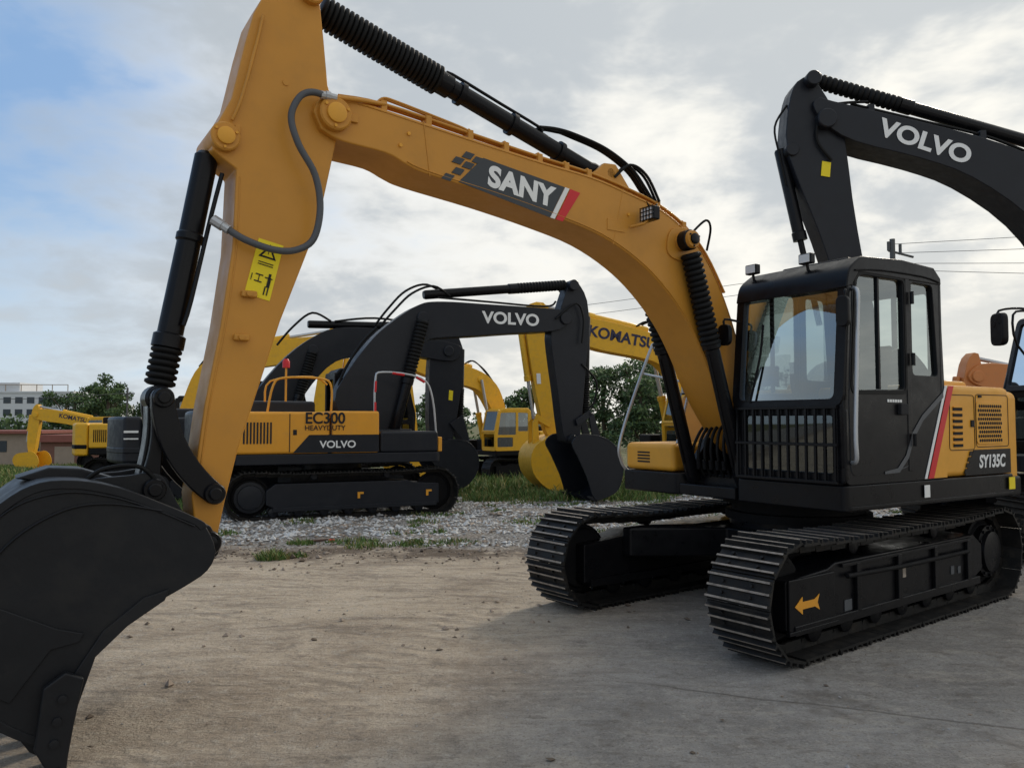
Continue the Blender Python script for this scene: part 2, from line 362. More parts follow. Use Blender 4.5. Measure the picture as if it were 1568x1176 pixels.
for k,(x,z,w,hh) in enumerate([(.95,.30,.10,.08),(.1,.44,.05,.08),(-.75,.36,.06,.07),(-.88,.35,.05,.06)]):
    sheetY('label%d'%k,[(x-w/2,z-hh/2),(x+w/2,z-hh/2),(x+w/2,z+hh/2),(x-w/2,z+hh/2)],yF+.002,GREY if k!=1 else WORN,U)
for k in range(4):
    box('frame_rib%d'%k,.80-k*.62,.86-k*.62,yF,yF+.03,.24,.60,BLK,U,.006)
box('frame_recess_lip',-1.1,1.05,yF,yF+.025,.585,.61,BLK,U,.004)
tube('frame_pipe',[(1.0,yF+.03,.52),(.2,yF+.03,.5),(-1.0,yF+.03,.5)],.018,BLKM,U,1)
prism('deck',rnd([(1.10,1.25),(1.10,.22),(.92,.16),(.92,-.42),(1.08,-.5),(1.08,-1.25),(-1.5,-1.25),(-1.5,1.25)],.05),.97,1.17,BLK,X,'z',.015)
prism('deck_lower_lip',rnd([(1.085,1.262),(1.085,.3),(-1.49,.3),(-1.49,1.262)],.05),.985,1.01,BLK,X,'z',.004)
box('deck_skirt_front',.9,1.1,-.45,.2,.98,1.08,BLK,X,.01)
tr=2.08
arc=[(-math.sqrt(tr*tr-y*y),y) for y in np.linspace(-1.2,1.2,17)]
prism('counterweight',[(-1.46,1.22),(-1.46,-1.22)]+arc,.98,1.93,SANY2,X,'z',.07,4)
prism('counterweight_base',[(-1.47,1.24),(-1.47,-1.24)]+[(x-.008,y*1.015) for x,y in arc],.95,1.14,BLK,X,'z',.03,3)
box('engine_hood',-1.455,.0,-.5,1.243,1.175,1.96,SANY2,X,.05,4)
box('engine_cover',-1.40,-.45,-.45,.9,1.95,2.03,SANY2,X,.035,3)
boxes('hood_ribs',[(-1.3+k*.1,-1.26+k*.1,-.3,.75,2.02,2.045) for k in range(7)],SANY2,X)
cyl('exhaust',(-1.0,-.75,1.9),(-1.0,-.75,2.3),.05,BLKM,X,16)
yS=1.244; yC=1.2555
prism('hood_yellow_corner',[(-.105,1.18),(-.316,1.18),(-.316,1.775)],yC-.002,yC,SANY2,X,'y',0)
prism('stripe_white',[(-.0,1.18),(.035,1.18),(-.31,1.95),(-.345,1.95)],yC-.001,yC+.003,WHT,X,'y',0)
prism('stripe_red',[(-.105,1.18),(-.02,1.18),(-.365,1.95),(-.45,1.95)],yC-.001,yC+.002,RED,X,'y',0)
prism('hood_lower_black',[(-1.44,1.18),(-.62,1.18),(-.78,1.40),(-1.44,1.40)],yS+.0,yS+.005,BLK,X,'y',0)
text('model_text','SY135C',.155,(-1.09,yS+.008,1.29),(-1,0,0),(0,0,1),WHT,X,.03,.15,.92)
for k in range(4):
    sheetY('model_check%d'%k,[(-.64-.03*k,1.20+.05*k),(-.60-.03*k,1.20+.05*k),(-.62-.03*k,1.24+.05*k),(-.66-.03*k,1.24+.05*k)],yS+.006,BLK,X)
V=[];F=[]
for i in range(11):
    for j in range(9):
        cx_=-1.27+i*.038+(j%2)*.018; cz_=1.48+j*.038; b=len(V)
        V+= [(cx_+math.cos(k*math.pi/4)*.0155,yS+.0095,cz_+math.sin(k*math.pi/4)*.0155) for k in range(8)]; F.append(tuple(range(b,b+8)))
panel('grille_frame',[(-1.30,1.45),(-.84,1.45),(-.84,1.82),(-1.30,1.82)],[],.006,MXZ(yS+.002),SANY2,X,.002,.03)
mk('grille_holes',V,F,INT,X,smooth=False)
boxes('side_vents',[(-.60,-.45,yS-.01,yS+.006,1.43+k*.052,1.455+k*.052) for k in range(7)],INT,X)
boxes('side_vent_hoods',[(-.605,-.445,yS-.01,yS+.016,1.455+k*.052,1.463+k*.052) for k in range(7)],SANY2,X)
panel('hood_door_line',[(-.81,1.40),(-.38,1.40),(-.40,1.88),(-.81,1.88)],[[(-.804,1.406),(-.386,1.406),(-.406,1.874),(-.804,1.874)]],.003,MXZ(yS+.002),INT,X,0,.03)
panel('hood_door_line_b',[(-1.42,1.42),(-.83,1.42),(-.83,1.89),(-1.42,1.89)],[[(-1.414,1.426),(-.836,1.426),(-.836,1.884),(-1.414,1.884)]],.003,MXZ(yS+.002),INT,X,0,.03)
box('hood_latch',-.79,-.74,yS,yS+.012,1.6,1.66,INT,X,.003); box('hood_latch_b',-.93,-.88,yS,yS+.012,1.86,1.88,INT,X,.003)
sheetY('warn_label',[(-1.36,1.03),(-1.47,1.03),(-1.47,1.14),(-1.36,1.14)],1.264,LBL,X)
sheetY('deck_label',[(.06,1.03),(-.02,1.03),(-.02,1.13),(.06,1.13)],1.264,WHT,X)
# ---- cab
yb,ya=1.25,.21
side=[(1.10,1.175),(1.115,1.78),(1.03,2.68),(.93,2.83),(.80,2.89),(-.18,2.91),(-.27,2.83),(-.31,1.95),(-.31,1.175)]
hol=[[(1.0,1.93),(.925,2.73),(.86,2.78),(.28,2.79),(.28,1.90),(.98,1.88)],[(.17,2.02),(.17,2.79),(-.16,2.79),(-.22,2.02)]]
for nm,y in (('left',yb-.022),('right',ya+.022)):
    panel('cab_side_'+nm,side,hol,.036,MXZ(y),BLK,X,.006,.05)
    sheet('cab_side_glass_'+nm,[(1.05,1.86),(.97,2.77),(-.2,2.83),(-.25,1.9)],MXZ(y-.004),GLS,X)
    box('window_divider_'+nm,.60,.625,y-.02,y+.012,1.9,2.78,BLK,X,.003)
    box('b_pillar_'+nm,.20,.26,y-.0,y+.030,1.25,2.83,BLK,X,.006)
panel('window_rubber',[(1.02,1.90),(.945,2.76),(.87,2.81),(.255,2.815),(.255,1.865),(.99,1.855)],[[(.992,1.925),(.92,2.735),(.86,2.782),(.275,2.788),(.275,1.895),(.98,1.885)]],.008,MXZ(yb+.002),RUB,X,.001,.05)
panel('door_seam',[(1.04,1.24),(1.05,1.80),(.975,2.75),(.89,2.83),(.22,2.84),(.22,1.3),(.5,1.24)],[[(1.034,1.246),(1.044,1.80),(.969,2.745),(.887,2.824),(.226,2.834),(.226,1.303),(.5,1.246)]],.004,MXZ(yb+.003),GREY,X,0,.05)
prism('door_swoosh',[(.60,1.26),(.42,1.28),(.30,1.38),(.20,1.56),(.05,1.70),(-.28,1.90),(-.28,1.85),(.04,1.655),(.175,1.515),(.265,1.355),(.40,1.245),(.60,1.24)],yC+.0,yC+.003,GREY,X,'y',0)
boxes('door_script',[(.52-k*.035,.545-k*.035,yC-.002,yC+.002,1.80,1.822) for k in range(6)],WHT,X)
box('door_handle',.30,.40,yb,yb+.035,1.70,1.79,INT,X,.008)
for k,z in enumerate((1.45,2.1,2.6)): cyl('door_hinge%d'%k,(.205,yb+.03,z),(.205,yb+.03,z+.1),.016,BLK,X,10)
ti=math.atan2(-.085,.88)
panel('cab_front_frame',[(ya,0),(yb,0),(yb,.98),(ya,.98)],[[(ya+.07,.05),(yb-.07,.05),(yb-.07,.93),(ya+.07,.93)]],.036,MYZ(1.105,1.76,ti),BLK,X,.008,.06)
sheet('windscreen',[(ya+.04,.02),(yb-.04,.02),(yb-.04,.95),(ya+.04,.95)],MYZ(1.10,1.76,ti),GLS,X)
panel('cab_front_low',[(ya,1.175),(yb,1.175),(yb,1.77),(ya,1.77)],[[(ya+.09,1.25),(yb-.09,1.25),(yb-.09,1.70),(ya+.09,1.70)]],.036,MYZ(1.085),BLK,X,.006,.04)
sheet('lower_glass',[(ya+.05,1.2),(yb-.05,1.2),(yb-.05,1.74),(ya+.05,1.74)],MYZ(1.078),GLS2,X)
boxes('guard_bars',[(1.125,1.145,ya+.06+i*(yb-ya-.12)/11-.008,ya+.06+i*(yb-ya-.12)/11+.008,1.18,1.76) for i in range(12)],BLK,X)
for z in (1.18,1.46,1.745): box('guard_rail_%d'%int(z*100),1.118,1.150,ya+.04,yb-.04,z,z+.022,BLK,X,.003)
panel('cab_rear',[(ya,1.175),(yb,1.175),(yb,2.87),(ya,2.87)],[[(ya+.1,2.02),(yb-.1,2.02),(yb-.1,2.75),(ya+.1,2.75)]],.03,MYZ(-.27),BLK,X,.004,.05)
prism('cab_roof',[(p[0],p[1]) for p in catmull([(1.06,2.66),(1.01,2.81),(.86,2.92)],5)]+[(.3,2.955),(-.18,2.94),(-.285,2.86),(-.29,2.80),(.9,2.79),(.98,2.68)],ya-.008,yb+.010,BLK,X,'y',.045,4)
box('roof_hatch',.05,.7,ya+.2,yb-.2,2.94,2.97,BLK,X,.015)
tube('roof_gutter',[(.95,yb+.012,2.80),(.6,yb+.014,2.835),(.0,yb+.014,2.845),(-.25,yb+.012,2.82)],.008,BLKM,X,3,6)
box('cab_floor',-.25,1.05,ya+.04,yb-.04,1.18,1.24,INT,X,.01)
box('seat_base',.1,.55,.50,.98,1.24,1.62,INT,X,.05,3); box('seat_cushion',.05,.62,.48,1.0,1.62,1.76,SEAT,X,.06,3)
prism('seat_back',rnd([(.12,1.72),(.22,1.74),(.12,2.28),(-.02,2.30)],.04),.50,.98,SEAT,X,'y',.04,3)
prism('seat_headrest',rnd([(.04,2.30),(.12,2.31),(.08,2.48),(.0,2.48)],.03),.60,.88,SEAT,X,'y',.03,3)
for k,y in enumerate((.42,1.06)):
    box('console%d'%k,.15,.62,y-.06,y+.06,1.6,1.85,INT,X,.02); tube('lever%d'%k,[(.56,y,1.84),(.60,y,1.98),(.60,y,2.06)],.018,INT,X,3)
box('monitor',.82,.86,.28,.46,1.95,2.12,INT,X,.01)
for k,y in enumerate((.66,.80)): tube('travel_lever%d'%k,[(.85,y,1.24),(.82,y,1.7),(.78,y,1.82)],.014,INT,X,3)
box('rear_trim',-.24,-.2,ya+.04,yb-.04,1.24,2.0,INT,X,.01)
tube('cab_grab_rail',[(1.03,yb+.01,1.34),(1.045,yb+.055,1.37),(1.05,yb+.055,1.6),(1.0,yb+.055,2.4),(.99,yb+.055,2.62),(.975,yb+.01,2.66)],.017,CHR,X,5)
tube('wiper',[(1.13,.40,1.80),(1.09,.48,2.2),(1.075,.50,2.45)],.010,BLKM,X,3)
for k,y in enumerate((.24,.78)):
    tube('roof_lamp_stem%d'%k,[(.93,y+.06,2.85),(.95,y+.06,2.93)],.012,BLK,X,1)
    box('roof_lamp_body%d'%k,.92,.98,y,y+.12,2.915,3.00,BLK,X,.01); box('roof_lamp_lens%d'%k,.98,.985,y+.012,y+.108,2.925,2.99,LAMP,X,.002)
tube('mirror_arm',[(1.08,.26,2.50),(1.20,.20,2.52),(1.20,.20,2.45)],.010,BLK,X,3)
panel('mirror',[(.14,2.30),(.26,2.30),(.26,2.47),(.14,2.47)],[],.03,MYZ(1.20),BLK,X,.006,.04)
tube('mirror_arm_left',[(1.05,yb,2.62),(1.12,yb+.04,2.63),(1.13,yb+.04,2.58)],.010,BLK,X,3)
panel('mirror_left',[(yb-.02,2.36),(yb+.07,2.36),(yb+.07,2.58),(yb-.02,2.58)],[],.03,MYZ(1.13),BLK,X,.006,.04)
# ---- right side
box('tool_box',.30,1.06,-1.235,-.56,1.175,1.44,SANY2,X,.05,4)
boxes('tool_box_vents',[(1.055,1.064,-1.05,-.88,1.25+k*.03,1.265+k*.03) for k in range(4)],INT,X)
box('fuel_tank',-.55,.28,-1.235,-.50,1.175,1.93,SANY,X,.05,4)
box('tank_step',.0,.3,-1.2,-.6,1.93,1.95,BLK,X,.008)
tube('hand_rail',[(1.03,-1.22,1.15),(1.10,-1.25,1.25),(1.10,-1.25,1.5),(.72,-1.24,2.35),(.62,-1.23,2.45),(.30,-1.22,2.42),(.25,-1.22,1.95)],.015,CHR,X,5)
tube('hand_rail_inner',[(.95,-.62,1.44),(.66,-.62,2.30),(.58,-.62,2.40),(.25,-.62,2.36),(.22,-.62,1.95)],.013,CHR,X,5)
tube('hand_rail_mid',[(.80,-1.24,2.14),(.80,-.62,2.02)],.012,CHR,X,1)
# ---- boom mount
for k,y in enumerate((-.42,.12)):
    prism('boom_bracket%d'%k,[(1.0,1.1),(1.02,1.25),(.7,1.62),(.48,1.66),(.3,1.5),(-.2,1.15)],y,y+.07,BLK,X,'y',.01)
box('valve_block',-.3,.3,-.4,.15,1.17,1.5,BLKM,X,.02)
BC=-.1
upper=[(4.79,3.57),(4.76,3.65),(4.69,3.70),(4.5,3.70),(4.31,3.69),(3.65,3.63),(3.05,3.58),(2.58,3.55),(2.21,3.49),(1.85,3.41),(1.55,3.27),(1.32,3.07),(1.13,2.80),(.98,2.5),(.85,2.15),(.62,1.75),(.48,1.60)]
lower=[(.46,1.42),(.62,1.34),(.82,1.46),(1.04,1.70),(1.22,1.96),(1.37,2.23),(1.56,2.5),(1.82,2.75),(2.11,2.94),(2.48,3.09),(2.93,3.18),(3.45,3.255),(4.0,3.315),(4.15,3.35),(4.3,3.40),(4.6,3.42),(4.74,3.47)]
up2=[tuple(p) for p in catmull(upper,4)]; lo2=[tuple(p) for p in catmull(lower,4)]
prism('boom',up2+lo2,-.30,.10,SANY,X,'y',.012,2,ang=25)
tube('boom_weld_lower',[(a,.102,b+.02) for a,b in lower[3:-3]],.005,SANY,X,4,6)
tube('boom_weld_upper',[(a,.102,b-.02) for a,b in upper[3:-2]],.004,SANY,X,4,6)
for k,pl in enumerate(([(3.98,3.30),(4.03,3.67)],[(2.36,3.04),(2.25,3.50)])):
    tube('boom_seam%d'%k,[(pl[0][0],.1005,pl[0][1]),(pl[1][0],.1005,pl[1][1])],.004,SANY,X,1,6)
pin('boom_tip_boss',4.66,3.57,-.36,.155,.105,SANY,X,SANY2)
box('boom_tip_keeper',4.50,4.60,.10,.118,3.55,3.60,SANY,X,.006)
pin('arm_cylinder_foot_boss',2.33,3.63,-.22,.03,.075,SANY,X,SANY2)
for k,y in enumerate((-.26,.0)):
    prism('arm_cylinder_ear%d'%k,[(2.62,3.53),(2.46,3.64),(2.40,3.70),(2.28,3.71),(2.22,3.64),(2.05,3.44)],y,y+.05,SANY,X,'y',.01)
pin('boom_cylinder_boss',1.62,3.15,-.42,.26,.075,SANY,X,BLK)
panel('boom_boss_plate',[(1.75,3.26),(1.80,3.02),(1.55,2.98),(1.42,3.16),(1.52,3.28)],[],.012,MXZ(.106),SANY,X,.003,.08)
off=[(4.62,3.72),(4.31,3.735),(3.65,3.675),(3.05,3.62),(2.58,3.585),(2.21,3.53),(1.85,3.45),(1.55,3.32),(1.28,3.10),(1.05,2.78)]
for k,y in enumerate((.02,.045,.07,-.24,-.265)):
    tube('boom_pipe%d'%k,[(a,y,b) for a,b in off],.010,SANY,X,4,8)
for k,y in enumerate((.030,.060)):
    tube('boom_pipe_riser%d'%k,[(4.35,y,3.74),(4.30,y,3.78),(4.2,y,3.775),(3.9,y,3.735),(3.7,y,3.705),(3.66,y,3.69)],.008,SANY,X,4,8)
for k,(a,b) in enumerate([off[1],(3.98,3.705),off[2],(3.35,3.648),off[3],(2.8,3.60),off[4],off[6],off[7]]):
    box('pipe_clamp%d'%k,a-.022,a+.022,.0,.088,b-.05,b+.02,SANY,X,.006); pin('pipe_clamp_bolt%d'%k,a,b+.022,.025,.06,.014,SANY,X)
    box('pipe_clamp_r%d'%k,a-.022,a+.022,-.285,-.22,b-.05,b+.02,SANY,X,.006)
for k,(a,b) in enumerate([(4.14,3.56),(4.2,3.47),(2.2,3.3),(1.95,3.33)]): cyl('boom_bolt%d'%k,(a,.10,b),(a,.112,b),.013,SANY2,X,6)
sheetY('boom_decal',[(3.56,3.505),(2.84,3.415),(2.98,3.165),(3.76,3.30)],.102,DGRY,X)
sheetY('boom_decal_white',[(2.835,3.415),(2.795,3.41),(2.935,3.16),(2.975,3.165)],.102,WHT,X)
sheetY('boom_decal_red',[(2.785,3.41),(2.69,3.395),(2.86,3.15),(2.925,3.158)],.102,RED,X)
for k,(a,b) in enumerate([(3.62,3.505),(3.70,3.455),(3.78,3.40),(3.86,3.345),(3.70,3.525),(3.78,3.475)]):
    sheetY('boom_check%d'%k,[(a,b),(a-.07,b-.008),(a-.035,b-.052),(a+.035,b-.044)],.1025,DGRY,X)
text('boom_text','SANY',.205,(3.235,.108,3.345),(-1,0,-.125),(0,0,1),WHT,X,.045,0,1.08,1.05)
tube('boom_lamp_bracket',[(2.19,.12,3.2),(2.12,.2,3.22),(2.09,.22,3.26)],.012,SANY,X,3)
box('boom_lamp_body',2.04,2.11,.15,.30,3.24,3.35,BLK,X,.012); box('boom_lamp_lens',2.11,2.116,.16,.29,3.25,3.34,LAMP,X,.003)
boxes('boom_lamp_guard',[(2.116,2.124,.152+.034*k,.157+.034*k,3.242,3.348) for k in range(5)]+[(2.116,2.124,.15,.30,3.242+.034*k,3.247+.034*k) for k in range(4)],BLK,X)
tube('boom_lamp_wire',[(2.04,.2,3.33),(1.97,.19,3.40),(1.95,.12,3.36),(2.0,.10,3.44)],.006,RUB,X,4,6)
box('boom_lamp_plate',2.24,2.42,.10,.106,3.15,3.24,SANY,X,.002)
A=(2.33,BC,3.64);B=(4.80,BC,4.36)
lathe('arm_cylinder_barrel',A,lerp(A,B,.60),[(0,.05),(.02,.075),(.06,.075),(.08,.066),(.93,.066),(.94,.082),(1,.082)],BLK,X)
boot('arm_cylinder_boot',lerp(A,B,.60),lerp(A,B,.955),.105,26,RUB,X)
def al(t,dz,dy=.03):
    q=lerp(A,B,t); return (q[0]-dz*.28,q[1]+dy,q[2]+dz*.96)
tube('arm_cylinder_pipe',[al(.25,.06),al(.26,.085),al(.4,.085),al(.57,.085),al(.585,.06)],.012,BLK,X,3)
tube('arm_cylinder_pipe_b',[al(.20,.06,-.03),al(.21,.085,-.03),al(.26,.085,-.03)],.012,BLK,X,3)
for t in (.16,.34,.52): lathe('arm_cylinder_band%d'%int(t*100),lerp(A,B,t),lerp(A,B,t+.015),[(0,.085),(1,.085)],BLK,X)
for k,dy in enumerate((0,.035,-.03)):
    tube('top_hose%d'%k,[al(.26,.085,dy),al(.20,.14+.01*k,dy),(2.62,BC+.04+dy,3.90),(2.35,BC+.08+dy,3.83),(2.12,BC+.12+dy,3.70),(1.98,BC+.13+dy,3.56),(1.90,BC+.13+dy,3.47)],.013,RUB,X,6,8)
for k,dy in enumerate((.02,.055)):
    tube('short_hose%d'%k,[(2.30,BC+.1+dy,3.60),(2.15,BC+.12+dy,3.72),(1.98,BC+.13+dy,3.66),(1.85,BC+.14+dy,3.46)],.012,RUB,X,6,8)
for k,y in enumerate((.185,-.385)):
    T=(1.62,y,3.15);Bt=(.98,y,1.10)
    lathe('boom_cylinder_eye%d'%k,(1.62,y-.05,3.15),(1.62,y+.05,3.15),[(0,.07),(.1,.085),(.9,.085),(1,.07)],BLK,X)
    boot('boom_cylinder_boot%d'%k,lerp(T,Bt,.05),lerp(T,Bt,.42),.085,17,RUB,X)
    lathe('boom_cylinder_barrel%d'%k,lerp(T,Bt,.40),Bt,[(0,.08),(.05,.08),(.06,.062),(.95,.062),(1,.05)],BLK,X)
    tube('boom_cylinder_pipe%d'%k,[(lerp(T,Bt,.46)[0]+.07,y,lerp(T,Bt,.46)[2]),(lerp(T,Bt,.92)[0]+.07,y,lerp(T,Bt,.92)[2])],.013,BLK,X,1)
for k in range(6):
    tube('foot_hose%d'%k,[(.94,-.36+k*.075,1.15),(1.03,-.35+k*.075,1.30+.015*k),(1.0,-.33+k*.07,1.48+.02*k),(.86,-.30+k*.06,1.62),(.5,-.3+k*.06,1.5)],.014,RUB,X,5,8)
    cyl('foot_fitting%d'%k,(1.02,-.355+k*.075,1.22),(1.035,-.35+k*.075,1.30),.02,BLKM,X,8)
tube('top_loop_hose',[(1.58,.2,3.22),(1.46,.24,3.33),(1.36,.2,3.28),(1.30,.1,3.12)],.010,RUB,X,5,8)
# ---- stick
stick=[(5.15,4.11),(5.09,4.24),(4.98,4.33),(4.84,4.36),(4.74,4.32),(4.71,4.07),(4.68,3.78),(4.60,3.55),(4.62,3.43),(4.73,2.89),(4.82,2.64),(4.96,2.26),(5.07,1.9),(5.2,1.48),(5.27,1.18),(5.31,.97),(5.36,.91),(5.42,.95),(5.45,1.23),(5.39,1.74),(5.31,2.2),(5.25,2.67),(5.235,3.14),(5.30,3.18),(5.37,3.23),(5.385,3.32),(5.34,3.41),(5.27,3.56),(5.2,3.9)]
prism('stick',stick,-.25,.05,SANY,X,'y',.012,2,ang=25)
tube('stick_weld',[(5.215,.0515,3.10),(5.228,.0515,2.67),(5.285,.0515,2.2),(5.365,.0515,1.74),(5.42,.0515,1.25)],.004,SANY,X,4,6)
tube('stick_edge_pipe',[(5.10,.075,4.10),(5.14,.08,3.9),(5.22,.08,3.56),(5.27,.07,3.42)],.010,SANY,X,4,6)
pin('stick_foot_boss',5.31,3.31,-.30,.10,.085,SANY,X,SANY2)
box('stick_keeper',5.22,5.25,.05,.07,3.35,3.40,SANY,X,.004)
pin('stick_top_boss',4.80,4.34,-.30,.10,.08,SANY,X,SANY2)
for k,(a,b) in enumerate([(5.16,2.40),(5.20,2.14)]):
    box('stick_stop%d'%k,a-.05,a+.04,.05,.085,b-.02,b+.02,SANY,X,.01); pin('stick_stop_bolt%d'%k,a,b,.085,.10,.016,SANY,X)
pin('stick_plug_top',4.95,3.73,.045,.056,.02,SANY,X)
L_=[(5.10,2.745),(4.95,2.715),(5.03,2.37),(5.18,2.405)]
prism('warning_decal',L_,.0505,.0535,LBL,X,'y',0)
def ud(u,v):
    a=Vector(L_[0]).lerp(Vector(L_[1]),u); b=Vector(L_[3]).lerp(Vector(L_[2]),u); q=a.lerp(b,v); return (q.x,q.y)
prism('warning_triangle',[ud(.5,.05),ud(.85,.3),ud(.15,.3)],.054,.0552,INT,X,'y',0)
prism('warning_triangle_in',[ud(.5,.12),ud(.72,.27),ud(.28,.27)],.0555,.0562,LBL,X,'y',0)
for k,(u,v,w,h_) in enumerate([(.22,.6,.3,.02),(.22,.72,.3,.02),(.08,.62,.03,.12),(.36,.62,.03,.12),(.6,.62,.3,.02),(.72,.55,.1,.1),(.72,.65,.13,.14),(.67,.78,.05,.15),(.79,.78,.05,.15),(.2,.38,.6,.015),(.2,.42,.6,.015),(.485,.17,.03,.06)]):
    prism('warning_mark%d'%k,[ud(u,v),ud(u+w,v),ud(u+w,v+h_),ud(u,v+h_)],.0565,.0572,INT,X,'y',0)
tube('stick_hose',[(4.70,.14,3.665),(4.82,.15,3.665),(4.90,.15,3.61),(4.945,.15,3.48),(4.90,.16,3.32),(4.80,.17,3.15),(4.765,.17,2.95),(4.80,.16,2.76),(4.90,.15,2.68),(5.03,.14,2.665),(5.2,.12,2.71),(5.33,.06,2.80)],.021,GREY,X,6,10)
tube('stick_hose_pipe',[(4.71,.14,3.665),(4.5,.12,3.70),(4.3,.08,3.73)],.014,SANY,X,3)
lathe('hose_fitting',(4.76,.14,3.667),(4.66,.14,3.667),[(0,.026),(.3,.026),(.31,.031),(.6,.031),(.61,.024),(1,.024)],CHR,X,10)
lathe('hose_fitting_b',(5.28,.09,2.76),(5.36,.04,2.82),[(0,.028),(.4,.028),(.41,.033),(1,.033)],CHR,X,10)
B=(5.62,-.1,1.78)
lathe('bucket_cylinder_eye',(5.31,-.17,3.31),(5.31,-.03,3.31),[(0,.07),(1,.07)],BLK,X)
A2=(5.37,-.1,3.25)
lathe('bucket_cylinder_barrel',A2,lerp(A2,B,.80),[(0,.05),(.02,.068),(.42,.068),(.43,.078),(.46,.078),(.47,.068),(.93,.072),(.94,.09),(1,.09)],BLK,X)
boot('bucket_cylinder_boot',lerp(A2,B,.80),lerp(A2,B,.95),.085,6,RUB,X)
tube('bucket_cylinder_pipe',[(5.30,-.02,3.12),(5.36,-.02,2.85),(5.46,-.02,2.35),(5.50,-.02,2.2)],.013,BLK,X,3)
lathe('rod_eye',(5.62,-.2,1.78),(5.62,.0,1.78),[(0,.06),(.1,.075),(.9,.075),(1,.06)],BLK,X)
pin('link_pin',5.62,1.78,-.32,.14,.055,BLK,X,BLK)
def arcpoly(p0,p1,bulge,w0,w1,n=10):
    p0=Vector(p0);p1=Vector(p1);m=(p0+p1)/2;d=(p1-p0);nn=Vector((-d.y,d.x)).normalized();c=m+nn*bulge
    a=[];b=[]
    for i in range(n+1):
        t=i/n;q=p0*(1-t)**2+c*2*t*(1-t)+p1*t*t
        tg=((c-p0)*(1-t)+(p1-c)*t).normalized();k=Vector((-tg.y,tg.x));w=w0+(w1-w0)*math.sin(math.pi*t)
        a.append(tuple(q+k*w));b.append(tuple(q-k*w))
    def cap(c0,s,e):
        c0=Vector(c0);v=Vector(s)-c0;out=[]
        a0=math.atan2(v.y,v.x)
        for i in range(1,8):
            an=a0-math.pi*i/8*e; out.append((c0.x+math.cos(an)*v.length,c0.y+math.sin(an)*v.length))
        return out
    return a+cap(p1,a[-1],1)+b[::-1]+cap(p0,b[0],1)
for k,y in enumerate((.055,-.31)):
    prism('idler_link%d'%k,arcpoly((5.62,1.78),(5.34,1.24),.13,.06,.065),y,y+.055,BLK,X,'y',.008)
prism('h_link',arcpoly((5.62,1.76),(5.67,1.30),-.02,.06,.05),-.18,-.02,BLK,X,'y',.01)
prism('h_link_b',arcpoly((5.62,1.76),(5.67,1.30),-.02,.055,.035),-.0,.05,BLK,X,'y',.01)
pin('stick_link_pin',5.34,1.24,-.33,.13,.06,BLK,X,BLK)
pin('bucket_link_pin',5.66,1.28,-.32,.16,.06,BLK,X,BLK)
pin('bucket_pin',5.375,.97,-.36,.16,.07,BLK,X,BLK)
tube('link_hose',[(5.60,.10,1.25),(5.72,.12,1.40),(5.9,.12,1.40),(6.0,.1,1.33)],.012,RUB,X,5,8)
# bucket
bpts=[(5.44,1.09),(5.50,1.14),(5.64,1.21),(5.81,1.29),(5.95,1.335),(6.07,1.355),(6.2,1.35),(6.32,1.29),(6.46,1.15),(6.57,.95),(6.62,.76),(6.60,.58),(6.52,.42),(6.42,.30),(6.30,.20),(6.18,.13),
      (6.08,.16),(6.05,.27),(5.975,.49),(5.84,.62),(5.68,.72),(5.54,.79),(5.43,.86),(5.39,.96)]
bs=[tuple(p) for p in catmull(bpts,3,True)]
bucket(X,bs,45,-.58,.38,BUCK,'bucket',Vector((6.10,.005)))
prism('side_wear_plate',[(5.62,.79),(5.74,.76),(5.92,.62),(6.05,.42),(6.12,.20),(6.06,.16),(6.02,.28),(5.95,.50),(5.81,.63),(5.64,.735)],.381,.40,BUCK,X,'y',.005)
prism('side_cutter',[(6.00,.42),(6.08,.46),(6.17,.40),(6.20,.12),(6.14,.0),(6.10,.02),(6.10,-.06),(6.07,-.06),(6.06,.06),(6.04,.20)],.40,.445,BUCK,X,'y',.01)
for k,(a,b) in enumerate(((6.09,.34),(6.11,.24),(6.12,.14))): pin('cutter_bolt%d'%k,a,b,.44,.46,.02,BUCK,X)
prism('bucket_rib',[(6.0,.62),(6.12,.66),(6.38,.80),(6.50,.60),(6.42,.42),(6.30,.34),(6.14,.56),(6.02,.58)],.381,.392,BUCK,X,'y',.006)
tube('bucket_weld',[(5.66,.386,1.19),(5.9,.386,1.24),(6.1,.386,1.22),(6.3,.386,1.10),(6.43,.386,.92),(6.47,.386,.72)],.007,BUCK,X,5,6)
tube('bucket_weld_b',[(5.50,.384,1.10),(5.7,.384,1.20),(5.9,.384,1.275),(6.1,.384,1.305),(6.3,.384,1.25),(6.45,.384,1.10),(6.55,.384,.90),(6.57,.384,.7)],.006,BUCK,X,5,6)
for k,y in enumerate((-.33,.07)):
    prism('bucket_ear%d'%k,[tuple(p) for p in catmull([(5.31,.92),(5.36,.88),(5.46,.93),(5.62,1.12),(5.9,1.26),(5.98,1.34),(5.78,1.36),(5.68,1.37),(5.60,1.33),(5.50,1.14),(5.36,1.06)],3,True)],y,y+.045,BUCK,X,'y',.008)
prism('bucket_top_rib',[(5.6,1.22),(5.75,1.31),(6.0,1.40),(6.15,1.41),(6.3,1.36),(6.2,1.34),(5.9,1.30)],-.25,.05,BUCK,X,'y',.01)

